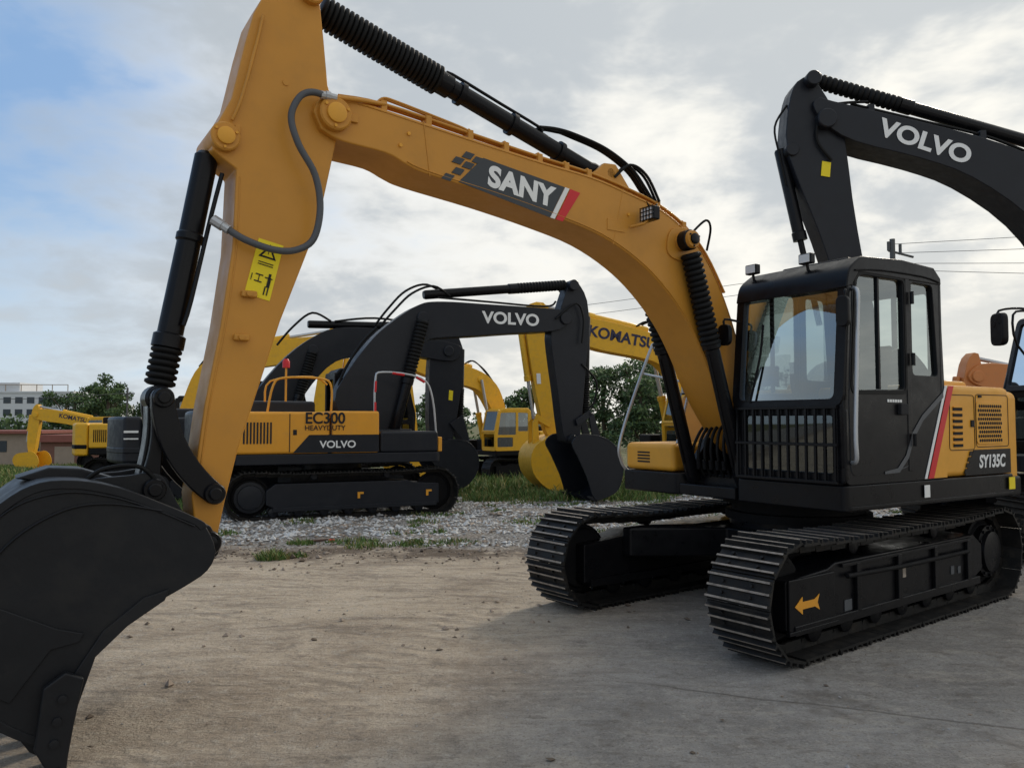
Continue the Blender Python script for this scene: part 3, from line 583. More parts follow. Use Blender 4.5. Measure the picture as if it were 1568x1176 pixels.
# =================================================================== BACKGROUND EXCAVATORS
def gz(y):
    if y<8: return 0.
    if y<60:
        t=y-8; return -.03*t if t>1 else -.03*t*t
    return -1.56
Eboom=[(-.01,2.35),(.25,2.95),(.65,3.52),(1.0,3.9),(1.51,4.3),(1.85,4.5),(2.11,4.57),(2.6,4.6),(3.37,4.6),(4.4,4.6),(5.3,4.59),(5.55,4.52),(5.62,4.38),(5.5,4.2),(5.14,4.06),(4.2,3.97),(3.2,3.86),(2.19,3.76),(2.0,3.66),(1.82,3.49),(1.65,3.2),(1.52,2.84),(1.3,2.2),(1.05,1.6),(.7,1.45),(.4,1.55)]
Estick=[(5.77,5.36),(5.95,5.2),(6.13,4.86),(6.18,4.22),(6.1,3.4),(6.03,2.62),(5.92,1.6),(5.8,1.4),(5.6,1.42),(5.45,1.6),(5.31,2.61),(5.16,3.6),(5.14,4.1),(5.35,4.5),(5.6,5.2)]
Ebk=([(5.95,1.6),(6.35,1.5),(6.65,1.25),(6.8,.9),(6.75,.5),(6.6,.25),(6.3,.12),(6.0,.1),(5.8,.6),(5.55,1.1),(5.4,1.4),(5.6,1.6)],7)
cylsE=[((2.0,4.75),(5.72,5.25),.11,.06,.62,True,0.),((1.2,1.5),(1.9,4.2),.12,.06,.5,True,-.36),((1.2,1.5),(1.9,4.2),.12,.06,.5,True,.36),((6.22,4.5),(6.15,2.0),.09,.05,.6,True,0.)]
hosesE=[([(2.6,4.75),(2.2,4.95),(1.7,4.75),(1.3,4.35),(1.0,4.0)],-.1,.026),([(2.6,4.75),(2.1,5.0),(1.6,4.82),(1.2,4.4),(.9,4.0)],.05,.026),([(.9,3.95),(.5,3.5),(.1,2.7),(.2,2.0)],-.15,.03),([(2.3,4.70),(3.5,4.68),(5.0,4.66),(5.3,4.8)],-.1,.025),([(5.2,4.35),(5.75,4.75),(5.95,4.4),(5.9,3.8)],-.3,.025),([(5.95,3.3),(6.35,2.9),(6.3,2.4),(6.1,2.2)],-.2,.025)]
PE=dict(frame=VDK,boomcol=VDK,hood=VYE,tank=VYE,cw=VDK,boom=Eboom,stick=Estick,bucket=Ebk,pins=[(5.48,4.38,.15),(.7,1.8,.15),(1.9,4.2,.13),(5.7,5.2,.13),(5.65,1.5,.1)],cyls=cylsE,hoses=hosesE,
        links=[[(6.1,2.15),(6.25,2.1),(6.45,1.5),(6.3,1.4),(6.2,1.6)],[(5.75,1.95),(6.15,2.2),(6.2,2.05),(5.8,1.8)]])
yE=math.atan2(.4146,.91)
E=excavator('crawler_excavator',(-3.81,16.66,-.27),yE,1.,PE)
h=1.5
def RT(n,body,size,x,z,y,m,par,**k): return text(n,body,size,(x,y,z),(1,0,0),(0,0,1),m,par,**k)
RT('boom_text','VOLVO',.375,4.05,4.28,-.268,WHT,E,bold=.03,sx=1.15)
RT('model_text','EC300',.30,-.45,1.97,-h-.012,VDK,E,bold=.02,sx=.95)
RT('model_text_small','HEAVYDUTY',.135,-.45,1.79,-h-.012,VDK,E,bold=.01)
prism('side_dark_panel',[(-1.05,1.32),(-.75,1.66),(.61,1.66),(.61,1.32)],-h-.008,-h+.002,VDK,E,'y',0)
RT('side_text','VOLVO',.19,-.2,1.47,-h-.014,WHT,E,bold=.02,sx=1.1)
tube('hood_rail',[(-1.5,-1.3,2.1),(-1.4,-1.3,2.6),(-1.2,-1.3,2.75),(-.5,-1.3,2.75),(-.3,-1.3,2.6),(-.3,-1.3,2.1)],.022,VYE,E,4,8)
tube('hood_rail_b',[(-1.5,-.9,2.3),(-1.4,-.9,2.7),(-.6,-.9,2.8),(-.3,-.9,2.65)],.02,VYE,E,4,8)
tube('tank_rail',[(.55,-1.4,1.7),(.55,-1.4,2.7),(.7,-1.4,2.9),(1.5,-1.4,2.8),(1.75,-1.4,2.4),(1.85,-1.4,1.4)],.022,CHR,E,4,8)
for k,(a,b) in enumerate((((.55,2.1),(.55,2.3)),((.55,2.5),(.56,2.72)),((.9,2.89),(1.15,2.86)),((1.4,2.82),(1.58,2.72)))):
    tube('tank_rail_red%d'%k,[(a[0],-1.4,a[1]),(b[0],-1.4,b[1])],.028,RED,E,1,8)
cyl('beacon_post',(-1.15,-1.2,2.3),(-1.15,-1.2,2.95),.02,VYE,E,8); lathe('beacon_lamp',(-1.15,-1.2,2.95),(-1.15,-1.2,3.12),[(0,.07),(.7,.07),(1,.04)],RED,E,12)
box('front_marker',1.86,1.95,-1.45,-1.0,1.3,1.6,VYE,E,.02)
for x in (1.6,.2): boxes('frame_mark%d'%int(x*10),[(x,x+.05,-1.475,-1.468,.42,.54),(x+.05,x+.12,-1.475,-1.468,.50,.54)],VYE,E)

PV=dict(PE); PV['hood']=VDK; PV['tank']=VDK
PV['boom']=[(.2,1.6),(.25,2.3),(.61,2.95),(1.25,3.72),(1.92,4.25),(2.5,4.5),(3.5,4.55),(4.81,4.4),(5.98,4.2),(6.05,4.0),(5.79,3.72),(4.5,3.85),(3.33,3.8),(2.5,3.6),(1.9,3.0),(1.4,2.2),(.9,1.5)]
PV['stick']=[(5.4,4.55),(5.9,4.6),(6.1,4.3),(6.2,3.9),(6.16,3.23),(5.85,1.4),(5.5,1.25),(5.2,1.4),(5.15,2.8),(5.2,4.0)]
PV['bucket']=([(5.6,1.5),(6.1,1.45),(6.4,1.15),(6.45,.7),(6.2,.3),(5.9,.15),(5.6,.15),(5.3,.6),(5.0,1.1),(5.1,1.4)],6)
PV['cyls']=[((1.8,4.6),(5.4,4.7),.11,.06,.6,True,0.),((1.2,1.5),(1.9,3.9),.12,.06,.5,True,-.36),((6.2,4.1),(6.15,2.0),.09,.05,.6,True,0.)]
PV['pins']=[(5.7,4.0,.15),(1.9,3.9,.13),(5.5,1.45,.1)]
PV['hoses']=[([(2.4,4.7),(1.9,4.9),(1.4,4.5),(1.0,4.0)],-.1,.03),([(2.5,4.7),(3.6,4.85),(5.0,4.75)],-.1,.03)]
PV['links']=[[(5.75,1.95),(6.15,2.2),(6.35,1.5),(6.2,1.4)]]
V2=excavator('crawler_excavator',(-7.1,20.1,gz(20.1)),yE,1.,PV)
sheetY('stick_label',[(5.75,2.9),(5.87,2.88),(5.85,2.6),(5.73,2.62)],-.19,LBL,V2)
boxes('tail_gloss_stripes',[(-2.5,-2.2,-1.515,-1.49,1.75,1.80),(-2.5,-2.2,-1.515,-1.49,1.60,1.63)],WHT,V2)  # glossy stripes on the counterweight, put in as plain white strips
Kb=[(5.9,4.95),(5.82,5.15),(5.5,5.3),(4.84,5.23),(3.5,5.05),(2.09,4.73),(1.4,4.4),(.9,3.9),(.55,3.0),(.3,2.1),(.4,1.6),(.7,1.5),(.95,1.9),(1.2,2.8),(1.79,3.7),(2.41,3.98),(3.75,4.2),(4.84,4.5),(5.6,4.75)]
Ks=[(5.9,5.5),(6.05,5.2),(6.0,4.6),(5.85,3.6),(5.59,2.3),(5.3,1.6),(5.0,1.55),(4.85,1.85),(4.95,3.0),(5.2,4.6),(5.25,5.2),(5.5,5.55)]
Kk=([(5.2,1.75),(5.75,1.55),(6.0,1.2),(5.95,.7),(5.6,.3),(5.1,.08),(4.5,.1),(4.35,.5),(4.4,1.0),(4.6,1.5),(4.9,1.75)],6)
PK=dict(frame=BLKM,boomcol=KYE,hood=KYE,tank=KYE,cw=KYE,cab=KYE,boom=Kb,stick=Ks,bucket=Kk,bkcol=KYE,pins=[(5.65,5.0,.15),(.65,1.9,.15),(1.9,4.3,.13),(5.7,5.4,.12),(5.1,1.7,.1)],
  cyls=[((2.2,4.85),(5.6,5.5),.12,.06,.55,False,0.),((1.3,1.5),(1.9,4.3),.12,.06,.5,False,-.36),((1.3,1.5),(1.9,4.3),.12,.06,.5,False,.36),((6.15,4.9),(5.75,2.2),.1,.05,.6,False,0.)],cylcol=KYE,
  hoses=[([(2.6,4.95),(2.2,5.1),(1.6,4.75),(1.1,4.2)],.1,.03),([(2.4,5.0),(2.0,5.1),(1.4,4.6),(1.0,4.1)],-.05,.03)],links=[[(5.7,2.3),(5.85,2.1),(5.85,1.5),(5.65,1.5)],[(5.3,2.1),(5.75,2.35),(5.78,2.2),(5.35,1.95)]])
K=excavator('crawler_excavator',(6.2,24,gz(24)),math.atan2(-.243,-.97),1.,PK)
text('boom_text','KOMATSU',.44,(3.1,.268,4.58),(-1,0,-.17),(0,0,1),NAVY,K,.03,0,1.05)
sheetY('stick_label',[(5.72,3.5),(5.60,3.5),(5.58,3.2),(5.70,3.2)],.19,WHT,K)
K2=excavator('crawler_excavator',(.05,33,gz(33)),math.radians(215),.95,dict(PK))
lowb=dict(boom=[(5.6,3.1),(5.5,3.4),(5.0,3.55),(3.5,3.35),(2.0,2.95),(1.2,2.6),(.5,2.0),(.4,1.5),(.8,1.4),(1.3,1.9),(2.2,2.3),(3.6,2.65),(5.0,2.85)],stick=[(5.3,3.8),(5.55,3.7),(5.7,3.2),(5.9,1.9),(5.8,.9),(5.5,.9),(5.35,1.8),(5.2,3.0)],bucket=([(5.6,1.0),(6.2,.9),(6.4,.5),(6.1,.1),(5.4,.05),(4.9,.3),(5.0,.8),(5.3,1.05)],4),cyls=[((2.2,3.05),(5.3,3.7),.12,.06,.55,False,0.),((1.3,1.4),(1.9,2.6),.12,.06,.5,False,.36),((5.8,3.2),(6.0,1.6),.1,.05,.6,False,0.)],pins=[(5.4,3.2,.15)],hoses=[],links=[])
K3=excavator('crawler_excavator',(-22.9,47,gz(47)),math.radians(182),1.0,dict(PK,**lowb))
text('boom_text','KOMATSU',.36,(3.2,.268,3.0),(-1,0,-.2),(0,0,1),NAVY,K3,.02)
K4=excavator('crawler_excavator',(-12.5,28.5,gz(28.5)),math.radians(12),1.04,dict(PK,cab=BLK))
O1=excavator('crawler_excavator',(17.5,20.8,gz(20.8)),math.radians(182),1.0,dict(PK,boomcol=ORG,hood=ORG,tank=ORG,cw=ORG,cab=ORG,bkcol=ORG,cylcol=ORG,**lowb))
Rb=[(3.85,5.95),(3.75,6.05),(3.59,6.0),(2.42,5.72),(1.55,5.49),(.97,5.27),(.4,4.95),(-.1,4.4),(-.4,3.6),(-.5,2.6),(-.4,1.9),(-.1,1.7),(.2,1.9),(.3,2.7),(.5,3.7),(.99,4.42),(1.74,4.96),(2.43,5.22),(3.3,5.45),(3.7,5.7)]
Rs=[(3.86,6.38),(4.03,6.3),(4.12,6.11),(4.18,5.76),(4.17,5.31),(3.88,4.52),(3.64,3.82),(3.45,2.9),(3.3,2.4),(3.05,2.4),(3.0,2.9),(3.18,3.82),(3.31,4.7),(3.39,5.45),(3.51,5.85),(3.76,6.29)]
Rk=([(3.1,2.6),(3.5,2.5),(3.7,2.2),(3.7,1.7),(3.4,1.3),(2.9,1.2),(2.5,1.35),(2.4,1.8),(2.6,2.3),(2.85,2.6)],6)
PR=dict(PE,hood=VYE,boom=Rb,stick=Rs,bucket=Rk,tl=4.0,th=.95,W=2.9,cabx=-.42,pins=[(3.68,5.75,.13),(0.6,4.7,.12),(3.85,6.3,.1),(3.2,2.6,.09)],
  cyls=[((.7,5.5),(3.82,6.42),.09,.05,.60,True,0.),((.8,1.5),(.2,4.7),.1,.05,.5,True,-.34),((.8,1.5),(.2,4.7),.1,.05,.5,True,.34),((4.22,5.42),(3.72,3.0),.085,.04,.52,False,0.)],rodcol=BLK,
  hoses=[([(3.1,6.0),(3.45,5.98),(3.7,5.9),(3.8,5.5),(3.6,5.2)],.22,.02),([(3.3,6.0),(2.4,5.78),(1.5,5.56),(.9,5.33)],.15,.02),([(3.3,6.02),(2.4,5.82),(1.5,5.60),(.9,5.38)],-.1,.02),([(4.15,6.0),(4.32,5.7),(4.26,5.3),(4.18,4.9)],.1,.015)],links=[])
R=excavator('crawler_excavator',(7.9,10.6,-.05),math.pi,1.,PR)
text('boom_text','VOLVO',.33,(2.36,.268,5.43),(-1,0,-.34),(0,0,1),WHT,R,.035,0,1.15)
sheetY('label',[(3.72,5.20),(3.60,5.18),(3.62,4.98),(3.74,5.0)],.19,LBL,R)
pin('stick_cyl_boss',4.12,5.36,-.2,.22,.09,VDK,R)
boxes('boom_clamps',[(3.0,3.08,.0,.2,5.84,5.98),(1.5,1.58,.0,.2,5.46,5.62)],VDK,R)
tube('mirror_arm',[(1.6,1.3,2.3),(1.95,1.40,2.6),(2.0,1.42,2.95),(1.85,1.4,3.0)],.014,BLK,R,3)
panel('mirror',[(1.30,2.60),(1.52,2.60),(1.52,2.96),(1.30,2.96)],[],.05,MYZ(2.16),BLK,R,.012,.05)
tube('mirror_arm_b',[(1.4,1.2,3.0),(1.9,1.4,3.03),(2.16,1.41,3.0),(2.16,1.41,2.9)],.014,BLK,R,3)

# =================================================================== GROUND
def axis(lst):
    out=[]
    for a,b,n in lst: out+=list(np.linspace(a,b,n,endpoint=False))
    out.append(lst[-1][1]); return np.array(out)
xs=axis([(-900,-100,10),(-100,-30,14),(-30,-10,40),(-10,8,230),(8,12,20),(12,40,40),(40,120,12),(120,900,10)])
ys=axis([(-40,0,10),(0,1.5,6),(1.5,12,190),(12,26,110),(26,60,50),(60,160,20),(160,1500,16)])
def gn(x,y):
    g=min(1,max(0,(y-10.3)/2))
    z=.06*g*mn.noise(Vector((x*.6,y*.6,0)))+.03*g*mn.noise(Vector((x*2.2,y*2.2,3)))
    # low gravel bank between the parked machines
    z+=.16*math.exp(-((y-15.5)/2.2)**2)*max(0,min(1,(x+1.6)/1.5))*max(0,min(1,(6-x)/2))*(.7+.5*mn.noise(Vector((x*.9,y*.9,9))))
    return z
V=[];F=[]
for j,y in enumerate(ys):
    for x in xs:
        z=gz(y)
        if 0<y<60 and -30<x<40:
            z+=gn(x,y)
            if y<13:
                k=min(1,max(.2,(2.6-x+.25*y)*.4))
                z+=k*(.012*mn.noise(Vector((x*1.2,y*2.0,7)))+.007*mn.noise(Vector((x*4,y*7,2)))+.0038*mn.noise(Vector((x*12,y*17,5))))
        V.append((x,y,z))
nx=len(xs)
for j in range(len(ys)-1):
    for i in range(nx-1):
        F.append((j*nx+i,j*nx+i+1,(j+1)*nx+i+1,(j+1)*nx+i))
gm=bpy.data.materials.new('yard_ground'); gm.use_nodes=True; nt=gm.node_tree; N=nt.nodes; Lk=nt.links; bs_=N['Principled BSDF']
tc=N.new('ShaderNodeTexCoord'); sep=N.new('ShaderNodeSeparateXYZ'); Lk.new(tc.outputs['Object'],sep.inputs[0])
def noi(sc,det=4,rough=.6,vec=None,dist=0.):
    n=N.new('ShaderNodeTexNoise'); n.inputs['Scale'].default_value=sc; n.inputs['Detail'].default_value=det; n.inputs['Roughness'].default_value=rough; n.inputs['Distortion'].default_value=dist
    Lk.new(vec or tc.outputs['Object'],n.inputs['Vector']); return n.outputs['Fac']
def mth(op,a,b=None,c=None,clamp=False):
    n=N.new('ShaderNodeMath'); n.operation=op; n.use_clamp=clamp
    for i,v in enumerate((a,b,c)):
        if v is None: continue
        if isinstance(v,(int,float)): n.inputs[i].default_value=v
        else: Lk.new(v,n.inputs[i])
    return n.outputs[0]
def mrg(v,a,b,c=0.,d=1.):
    n=N.new('ShaderNodeMapRange'); n.interpolation_type='SMOOTHSTEP'
    if a>b: a,b,c,d=b,a,d,c
    for i,q in enumerate((a,b,c,d)): n.inputs[i+1].default_value=q
    Lk.new(v,n.inputs[0]); return n.outputs[0]
def mixc(f,a,b):
    n=N.new('ShaderNodeMix'); n.data_type='RGBA'
    if isinstance(f,(int,float)): n.inputs[0].default_value=f
    else: Lk.new(f,n.inputs[0])
    for i,v in ((6,a),(7,b)):
        if isinstance(v,tuple): n.inputs[i].default_value=(*v,1)
        else: Lk.new(v,n.inputs[i])
    return n.outputs[2]
def mapv(sx,sy,rot):
    mp=N.new('ShaderNodeMapping'); mp.inputs['Rotation'].default_value=(0,0,math.radians(rot)); mp.inputs['Scale'].default_value=(sx,sy,1); Lk.new(tc.outputs['Object'],mp.inputs[0]); return mp.outputs[0]
n1=noi(.35,3); n2=noi(1.1,6,.7,None,.4); n3=noi(11,6,.75); n4=noi(75,4,.75); n5=noi(4.5,6,.75)
st=noi(2.0,6,.75,mapv(.45,2.0,-18),.8); st2=noi(6,5,.78,mapv(.5,2.2,12),.6)
conc=mixc(mrg(n2,.35,.65),(.285,.262,.235),(.405,.375,.34))
dirt=mixc(mrg(n2,.35,.65),(.335,.268,.20),(.52,.435,.335))
w=mth('ADD',sep.outputs[0],mth('MULTIPLY',sep.outputs[1],-.30))
w=mth('ADD',w,mth('MULTIPLY',n1,2.2))
w=mth('ADD',w,mth('MULTIPLY',n5,1.2))
fdirt=mrg(w,1.1,-.5,0,1)
fdirt=mth('MULTIPLY',fdirt,mrg(mth('ADD',sep.outputs[1],mth('MULTIPLY',n1,3.0)),3.6,6.8,.45,1))
base=mixc(fdirt,conc,dirt)
# pale tan band: sunlit strip painted into the ground colour
band=mth('MULTIPLY',mth('MULTIPLY',mrg(sep.outputs[1],5.2,7.0),mrg(sep.outputs[1],10.5,9.0)),mrg(st,.38,.60))
base=mixc(mth('MULTIPLY',band,mth('MULTIPLY',fdirt,.60)),base,(.60,.50,.375))
base=mixc(mth('MULTIPLY',mrg(st,.53,.66),.45),base,(.54,.475,.39))
base=mixc(mth('MULTIPLY',mrg(st,.48,.36),mth('ADD',mth('MULTIPLY',fdirt,.3),.25)),base,(.20,.165,.13))
base=mixc(mth('MULTIPLY',mrg(n3,.50,.68),.45),base,(.54,.50,.44))
base=mixc(mth('MULTIPLY',mrg(n5,.53,.68),.60),base,(.185,.155,.125))
base=mixc(mth('MULTIPLY',mrg(n5,.46,.33),.40),base,(.55,.49,.41))
base=mixc(mth('MULTIPLY',mrg(st2,.54,.66),.45),base,(.20,.17,.14))
base=mixc(mth('MULTIPLY',mrg(noi(26,4,.8),.53,.68),.50),base,(.16,.135,.11))
base=mixc(mth('MULTIPLY',mrg(n4,.55,.67),.60),base,(.13,.11,.09))
base=mixc(mth('MULTIPLY',mrg(n4,.44,.32),.45),base,(.62,.58,.52))
# damp stains
base=mixc(mth('MULTIPLY',mrg(noi(.7,5,.7,None,.6),.60,.68),.45),base,(.15,.125,.10))
def wave(scale,rot,dist,dsc):
    wt=N.new('ShaderNodeTexWave'); wt.wave_type='BANDS'; wt.inputs['Scale'].default_value=scale; wt.inputs['Distortion'].default_value=dist; wt.inputs['Detail'].default_value=4; wt.inputs['Detail Scale'].default_value=dsc; wt.inputs['Detail Roughness'].default_value=.7
    Lk.new(mapv(1,1,rot),wt.inputs['Vector']); return wt.outputs['Fac']
rip=wave(1.9,-66,6.0,1.3)
lane=mth('MULTIPLY',mrg(wave(.16,20,3.5,.6),.5,.85),mrg(n2,.42,.6))
lane=mth('MULTIPLY',lane,mrg(w,1.6,.2,0,1))
base=mixc(mth('MULTIPLY',mth('MULTIPLY',mrg(rip,.55,.2),lane),.38),base,(.20,.165,.13))
yv=mth('ADD',sep.outputs[1],mth('MULTIPLY',noi(.6,5,.7),3.0))
fgr=mrg(yv,11.9,12.9)
vor=N.new('ShaderNodeTexVoronoi'); vor.inputs['Scale'].default_value=20; Lk.new(tc.outputs['Object'],vor.inputs['Vector'])
grav=mixc(mrg(vor.outputs['Distance'],.1,.6),(.52,.51,.49),(.16,.15,.14))
grav=mixc(mth('MULTIPLY',mrg(n2,.5,.65),.6),grav,(.27,.22,.17))
edge=mth('MULTIPLY',mrg(yv,10.6,11.8),mrg(yv,13.4,12.0))
base=mixc(mth('MULTIPLY',edge,mrg(noi(1.3,5,.7),.40,.55,0,.9)),base,(.105,.078,.058))
base=mixc(fgr,base,grav)
fgs=mrg(yv,23,26)
base=mixc(fgs,base,mixc(mrg(noi(1.1,5,.7),.4,.6),(.055,.085,.025),(.20,.17,.10)))
jl=mth('ABSOLUTE',mth('ADD',mth('SUBTRACT',mth('MULTIPLY',sep.outputs[1],.93),mth('MULTIPLY',sep.outputs[0],-.36)),mth('ADD',mth('MULTIPLY',noi(2.5,3),.06),-5.0)))
joint=mth('MULTIPLY',mth('MULTIPLY',mrg(jl,.016,.004),mrg(sep.outputs[0],.3,1.2)),mrg(n2,.35,.5,.4,1))
base=mixc(mth('MULTIPLY',joint,.5),base,(.12,.10,.08))
Lk.new(base,bs_.inputs['Base Color']); bs_.inputs['Roughness'].default_value=.92; bs_.inputs['Specular IOR Level'].default_value=.2
hgt=mth('ADD',mth('MULTIPLY',n3,.9),mth('MULTIPLY',n4,.25))
hgt=mth('ADD',hgt,mth('MULTIPLY',mth('MULTIPLY',rip,lane),.28))
hgt=mth('ADD',hgt,mth('MULTIPLY',st2,.8))
hgt=mth('ADD',hgt,mth('MULTIPLY',n5,.9)); hgt=mth('SUBTRACT',hgt,mth('MULTIPLY',joint,.4))
bp=N.new('ShaderNodeBump'); bp.inputs['Strength'].default_value=.9; bp.inputs['Distance'].default_value=.05; Lk.new(hgt,bp.inputs['Height']); Lk.new(bp.outputs[0],bs_.inputs['Normal'])
mk('ground',V,F,gm,smooth=True,ang=180)

def stones(name,N_,fx,mats,smin,smax):
    base=np.array([(1,0,0),(0,1,0),(-1,0,0),(0,-1,0),(0,0,1),(0,0,-1)],float)
    fc=[(0,1,4),(1,2,4),(2,3,4),(3,0,4),(1,0,5),(2,1,5),(3,2,5),(0,3,5)]
    V=[];F=[];MI=[]
    for i in range(N_):
        x,y=fx()
        s=random.uniform(smin,smax)*(1 if random.random()<.93 else 1.8)
        a=random.uniform(0,6.28);ca,sa=math.cos(a),math.sin(a)
        b=len(V); zz=gz(y)+gn(x,y)
        sc=(random.uniform(.7,1.3),random.uniform(.7,1.3),random.uniform(.4,.8))
        for p in base:
            q=[p[k]*sc[k]*s*random.uniform(.75,1.2)+random.uniform(-.25,.25)*s for k in range(3)]
            V.append((x+q[0]*ca-q[1]*sa,y+q[0]*sa+q[1]*ca,zz+q[2]+s*.25))
        m=random.randrange(len(mats))
        for f in fc: F.append(tuple(b+k for k in f)); MI.append(m)
    mk(name,V,F,None,smooth=False,mats=mats,mi=MI)
S1=nmat('stone_light',(.58,.57,.55),rough=.9);S2=nmat('stone_mid',(.36,.35,.34),rough=.9);S3=nmat('stone_tan',(.30,.24,.19),rough=.9)
def gpos():
    while True:
        y=11.0+13*random.random()**1.2; x=random.uniform(-9,9)*y/14
        d=mn.noise(Vector((x*.6,y*.6,1)))
        if y<12.3 and random.random()>.25+d: continue
        if d>-.45: return x,y
stones('gravel',20000,gpos,[S1,S1,S2,S3],.018,.044)
stones('scattered_pebbles',2600,lambda:(random.uniform(-6,7),2.0+9.5*random.random()**1.2),[S2,S3,S3],.003,.009)
CL=nmat('dirt_clod',(.13,.10,.075),rough=.95)
def cpos():
    q=random.random()
    if q<.90: return (random.gauss(-2.8,1.8),random.gauss(10.4,.65))
    if q<.95: return (random.gauss(-.8,1.2),random.gauss(6.5,.5))
    return (random.uniform(-4,3),random.uniform(3,9))
stones('dirt_clods',900,cpos,[CL,S3],.008,.030)
WD=nmat('scrap_wood',(.10,.06,.045),rough=.9)
sc=empty('wood_scrap',(-2.95,11.55,gz(11.55)+gn(-2.95,11.55)+.01),.5,.7)
prism('plank',[(-.3,-.04),(.3,-.03),(.32,.03),(-.28,.04)],0,.04,WD,sc,'z',.006)
prism('plank_b',[(-.1,.09),(.5,.02),(.51,.06),(-.09,.13)],.0,.035,WD,sc,'z',.006)
prism('rag',rnd([(.35,-.14),(.5,-.12),(.47,-.02),(.38,-.03)],.03),.0,.04,RED,sc,'z',.015)

G1=nmat('grass_green',(.10,.17,.035),rough=.7,var=.3,nscale=1);G2=nmat('grass_dry',(.24,.22,.08),rough=.8,var=.3);G3=nmat('grass_dark',(.06,.11,.025),rough=.7,var=.3)
def grass(name,spots):
    V=[];F=[];MI=[]
    for (x,y,r,n,hh) in spots:
        for i in range(n):
            a=random.uniform(0,6.28);d=r*math.sqrt(random.random());px=x+d*math.cos(a);py=y+d*math.sin(a)
            h_=hh*random.uniform(.4,1.1)*(1-.5*d/r if r<1 else 1);w_=.004+.005*random.random()+ .0005*y
            t=random.uniform(0,6.28);lx=random.gauss(0,.4)*h_;ly=random.gauss(0,.4)*h_
            b=len(V);z=gz(py)+(gn(px,py) if py<26 else 0)-.01;c,s=math.cos(t)*w_,math.sin(t)*w_
            V.extend([(px-c,py-s,z),(px+c,py+s,z),(px+lx*.4+c*.7,py+ly*.4+s*.7,z+h_*.6),(px+lx*.4-c*.7,py+ly*.4-s*.7,z+h_*.6),(px+lx,py+ly,z+h_)])
            F.append((b,b+1,b+2,b+3));F.append((b+3,b+2,b+4)); m=random.choice((0,0,1,2)); MI+=[m,m]
    mk(name,V,F,None,smooth=False,mats=[G1,G2,G3],mi=MI)
sp=[(-2.95,9.75,.20,320,.20),(-2.7,10.0,.12,90,.12),(-3.0,11.2,.2,120,.14),(-1.35,11.2,.40,260,.12),(-.8,11.4,.35,180,.10),(-2.0,10.9,.35,220,.11),(-2.3,11.5,.4,200,.13),(-4.6,12.4,.3,150,.15),(.4,14.0,.5,160,.12),(1.9,12.6,.4,90,.10)]
for i in range(75): sp.append((random.uniform(-5,8),random.uniform(12,19.5),random.uniform(.1,.4),60,.12))
for i in range(300):
    y=random.uniform(21.5,34); sp.append((random.uniform(-.05,.35)*y,y,random.uniform(.4,1.3),75,random.uniform(.2,.45)))
for i in range(110):
    y=random.uniform(19.5,22.5); sp.append((random.uniform(-.06,.18)*y,y,random.uniform(.3,.7),80,random.uniform(.12,.38)))
for i in range(460):
    y=random.uniform(14.5,50); sp.append((random.uniform(-.72,-.40)*y,y,random.uniform(.5,1.5),80,random.uniform(.15,.40)))
grass('grass',sp)

# =================================================================== TREES
LF=[nmat('leaf_a',(.065,.115,.035),rough=.7,var=.3),nmat('leaf_b',(.10,.155,.05),rough=.7,var=.3),nmat('leaf_c',(.035,.065,.025),rough=.8,var=.3)]
BARK=nmat('bark',(.10,.08,.06),rough=.95,bump=.3)
def leaves(V,F,MI,c,r,n,ls):
    for i in range(n):
        d=Vector((random.gauss(0,1),random.gauss(0,1),random.gauss(0,.8)));d=d.normalized()*random.random()**.45
        p=Vector(c)+Vector((d.x*r[0],d.y*r[1],d.z*r[2]))
        u=Vector((random.gauss(0,1),random.gauss(0,1),random.gauss(0,1))).normalized();v=u.orthogonal().normalized()
        s=ls*random.uniform(.5,1.3); b=len(V)
        V.extend([tuple(p-u*s),tuple(p+v*s*.5),tuple(p+u*s),tuple(p-v*s*.5)]); F.append((b,b+1,b+2,b+3)); MI.append(random.choice((0,1,1,2)) if d.z>0 else random.choice((0,2,2)))
def tree(x,y,hh,rad,n=26,lpc=170,ls=.14):
    z=gz(y); e=empty('tree',(x,y,z))
    tube('trunk',[(0,0,-.2),(.05,.03,hh*.3),(-.05,.0,hh*.6),(0,0,hh*.85)],hh*.022,BARK,e,3,8)
    V=[];F=[];MI=[]
    for k in range(n):
        a=random.uniform(0,6.28);t=random.random();zz=hh*(.25+.7*t);rr=rad*math.sqrt(random.random())*(1-.55*abs(t-.35)*1.4)
        c=(rr*math.cos(a),rr*math.sin(a),zz);q=rad*random.uniform(.20,.38)
        leaves(V,F,MI,c,(q,q,q*.7),lpc,ls)
        if k%3==0: tube('limb%d'%k,[(0,0,zz*.6),(c[0]*.5,c[1]*.5,zz*.85),c],hh*.008,BARK,e,3,6)
    mk('crown',V,F,None,e,smooth=False,mats=LF,mi=MI)
tree(-37,71,7.4,3.2);tree(-41.5,73,6.0,2.8);tree(-33.5,74,5.6,2.4);tree(-38.5,69,5.8,2.6);tree(-35.0,68,6.2,2.5)
tree(5.5,47,6.2,2.6);tree(9.0,49,6.8,3.0);tree(12.2,52,5.8,2.6);tree(1.3,50,5.2,2.2);tree(14,44,6.0,2.4);tree(-8.5,60,5.0,2.2);tree(-5.5,62,5.4,2.4);tree(7.3,44,6.6,2.5);tree(10.4,45,6.4,2.6);tree(45,70,6,3)
V=[];F=[];MI=[]
for i in range(300):
    x=random.uniform(-70,95);y=random.uniform(78,95)
    leaves(V,F,MI,(x,y,-1.56+random.uniform(.3,3.4)),(1.9,1.5,1.4),70,.3)
mk('distant_tree_line',V,F,None,smooth=False,mats=LF,mi=MI)

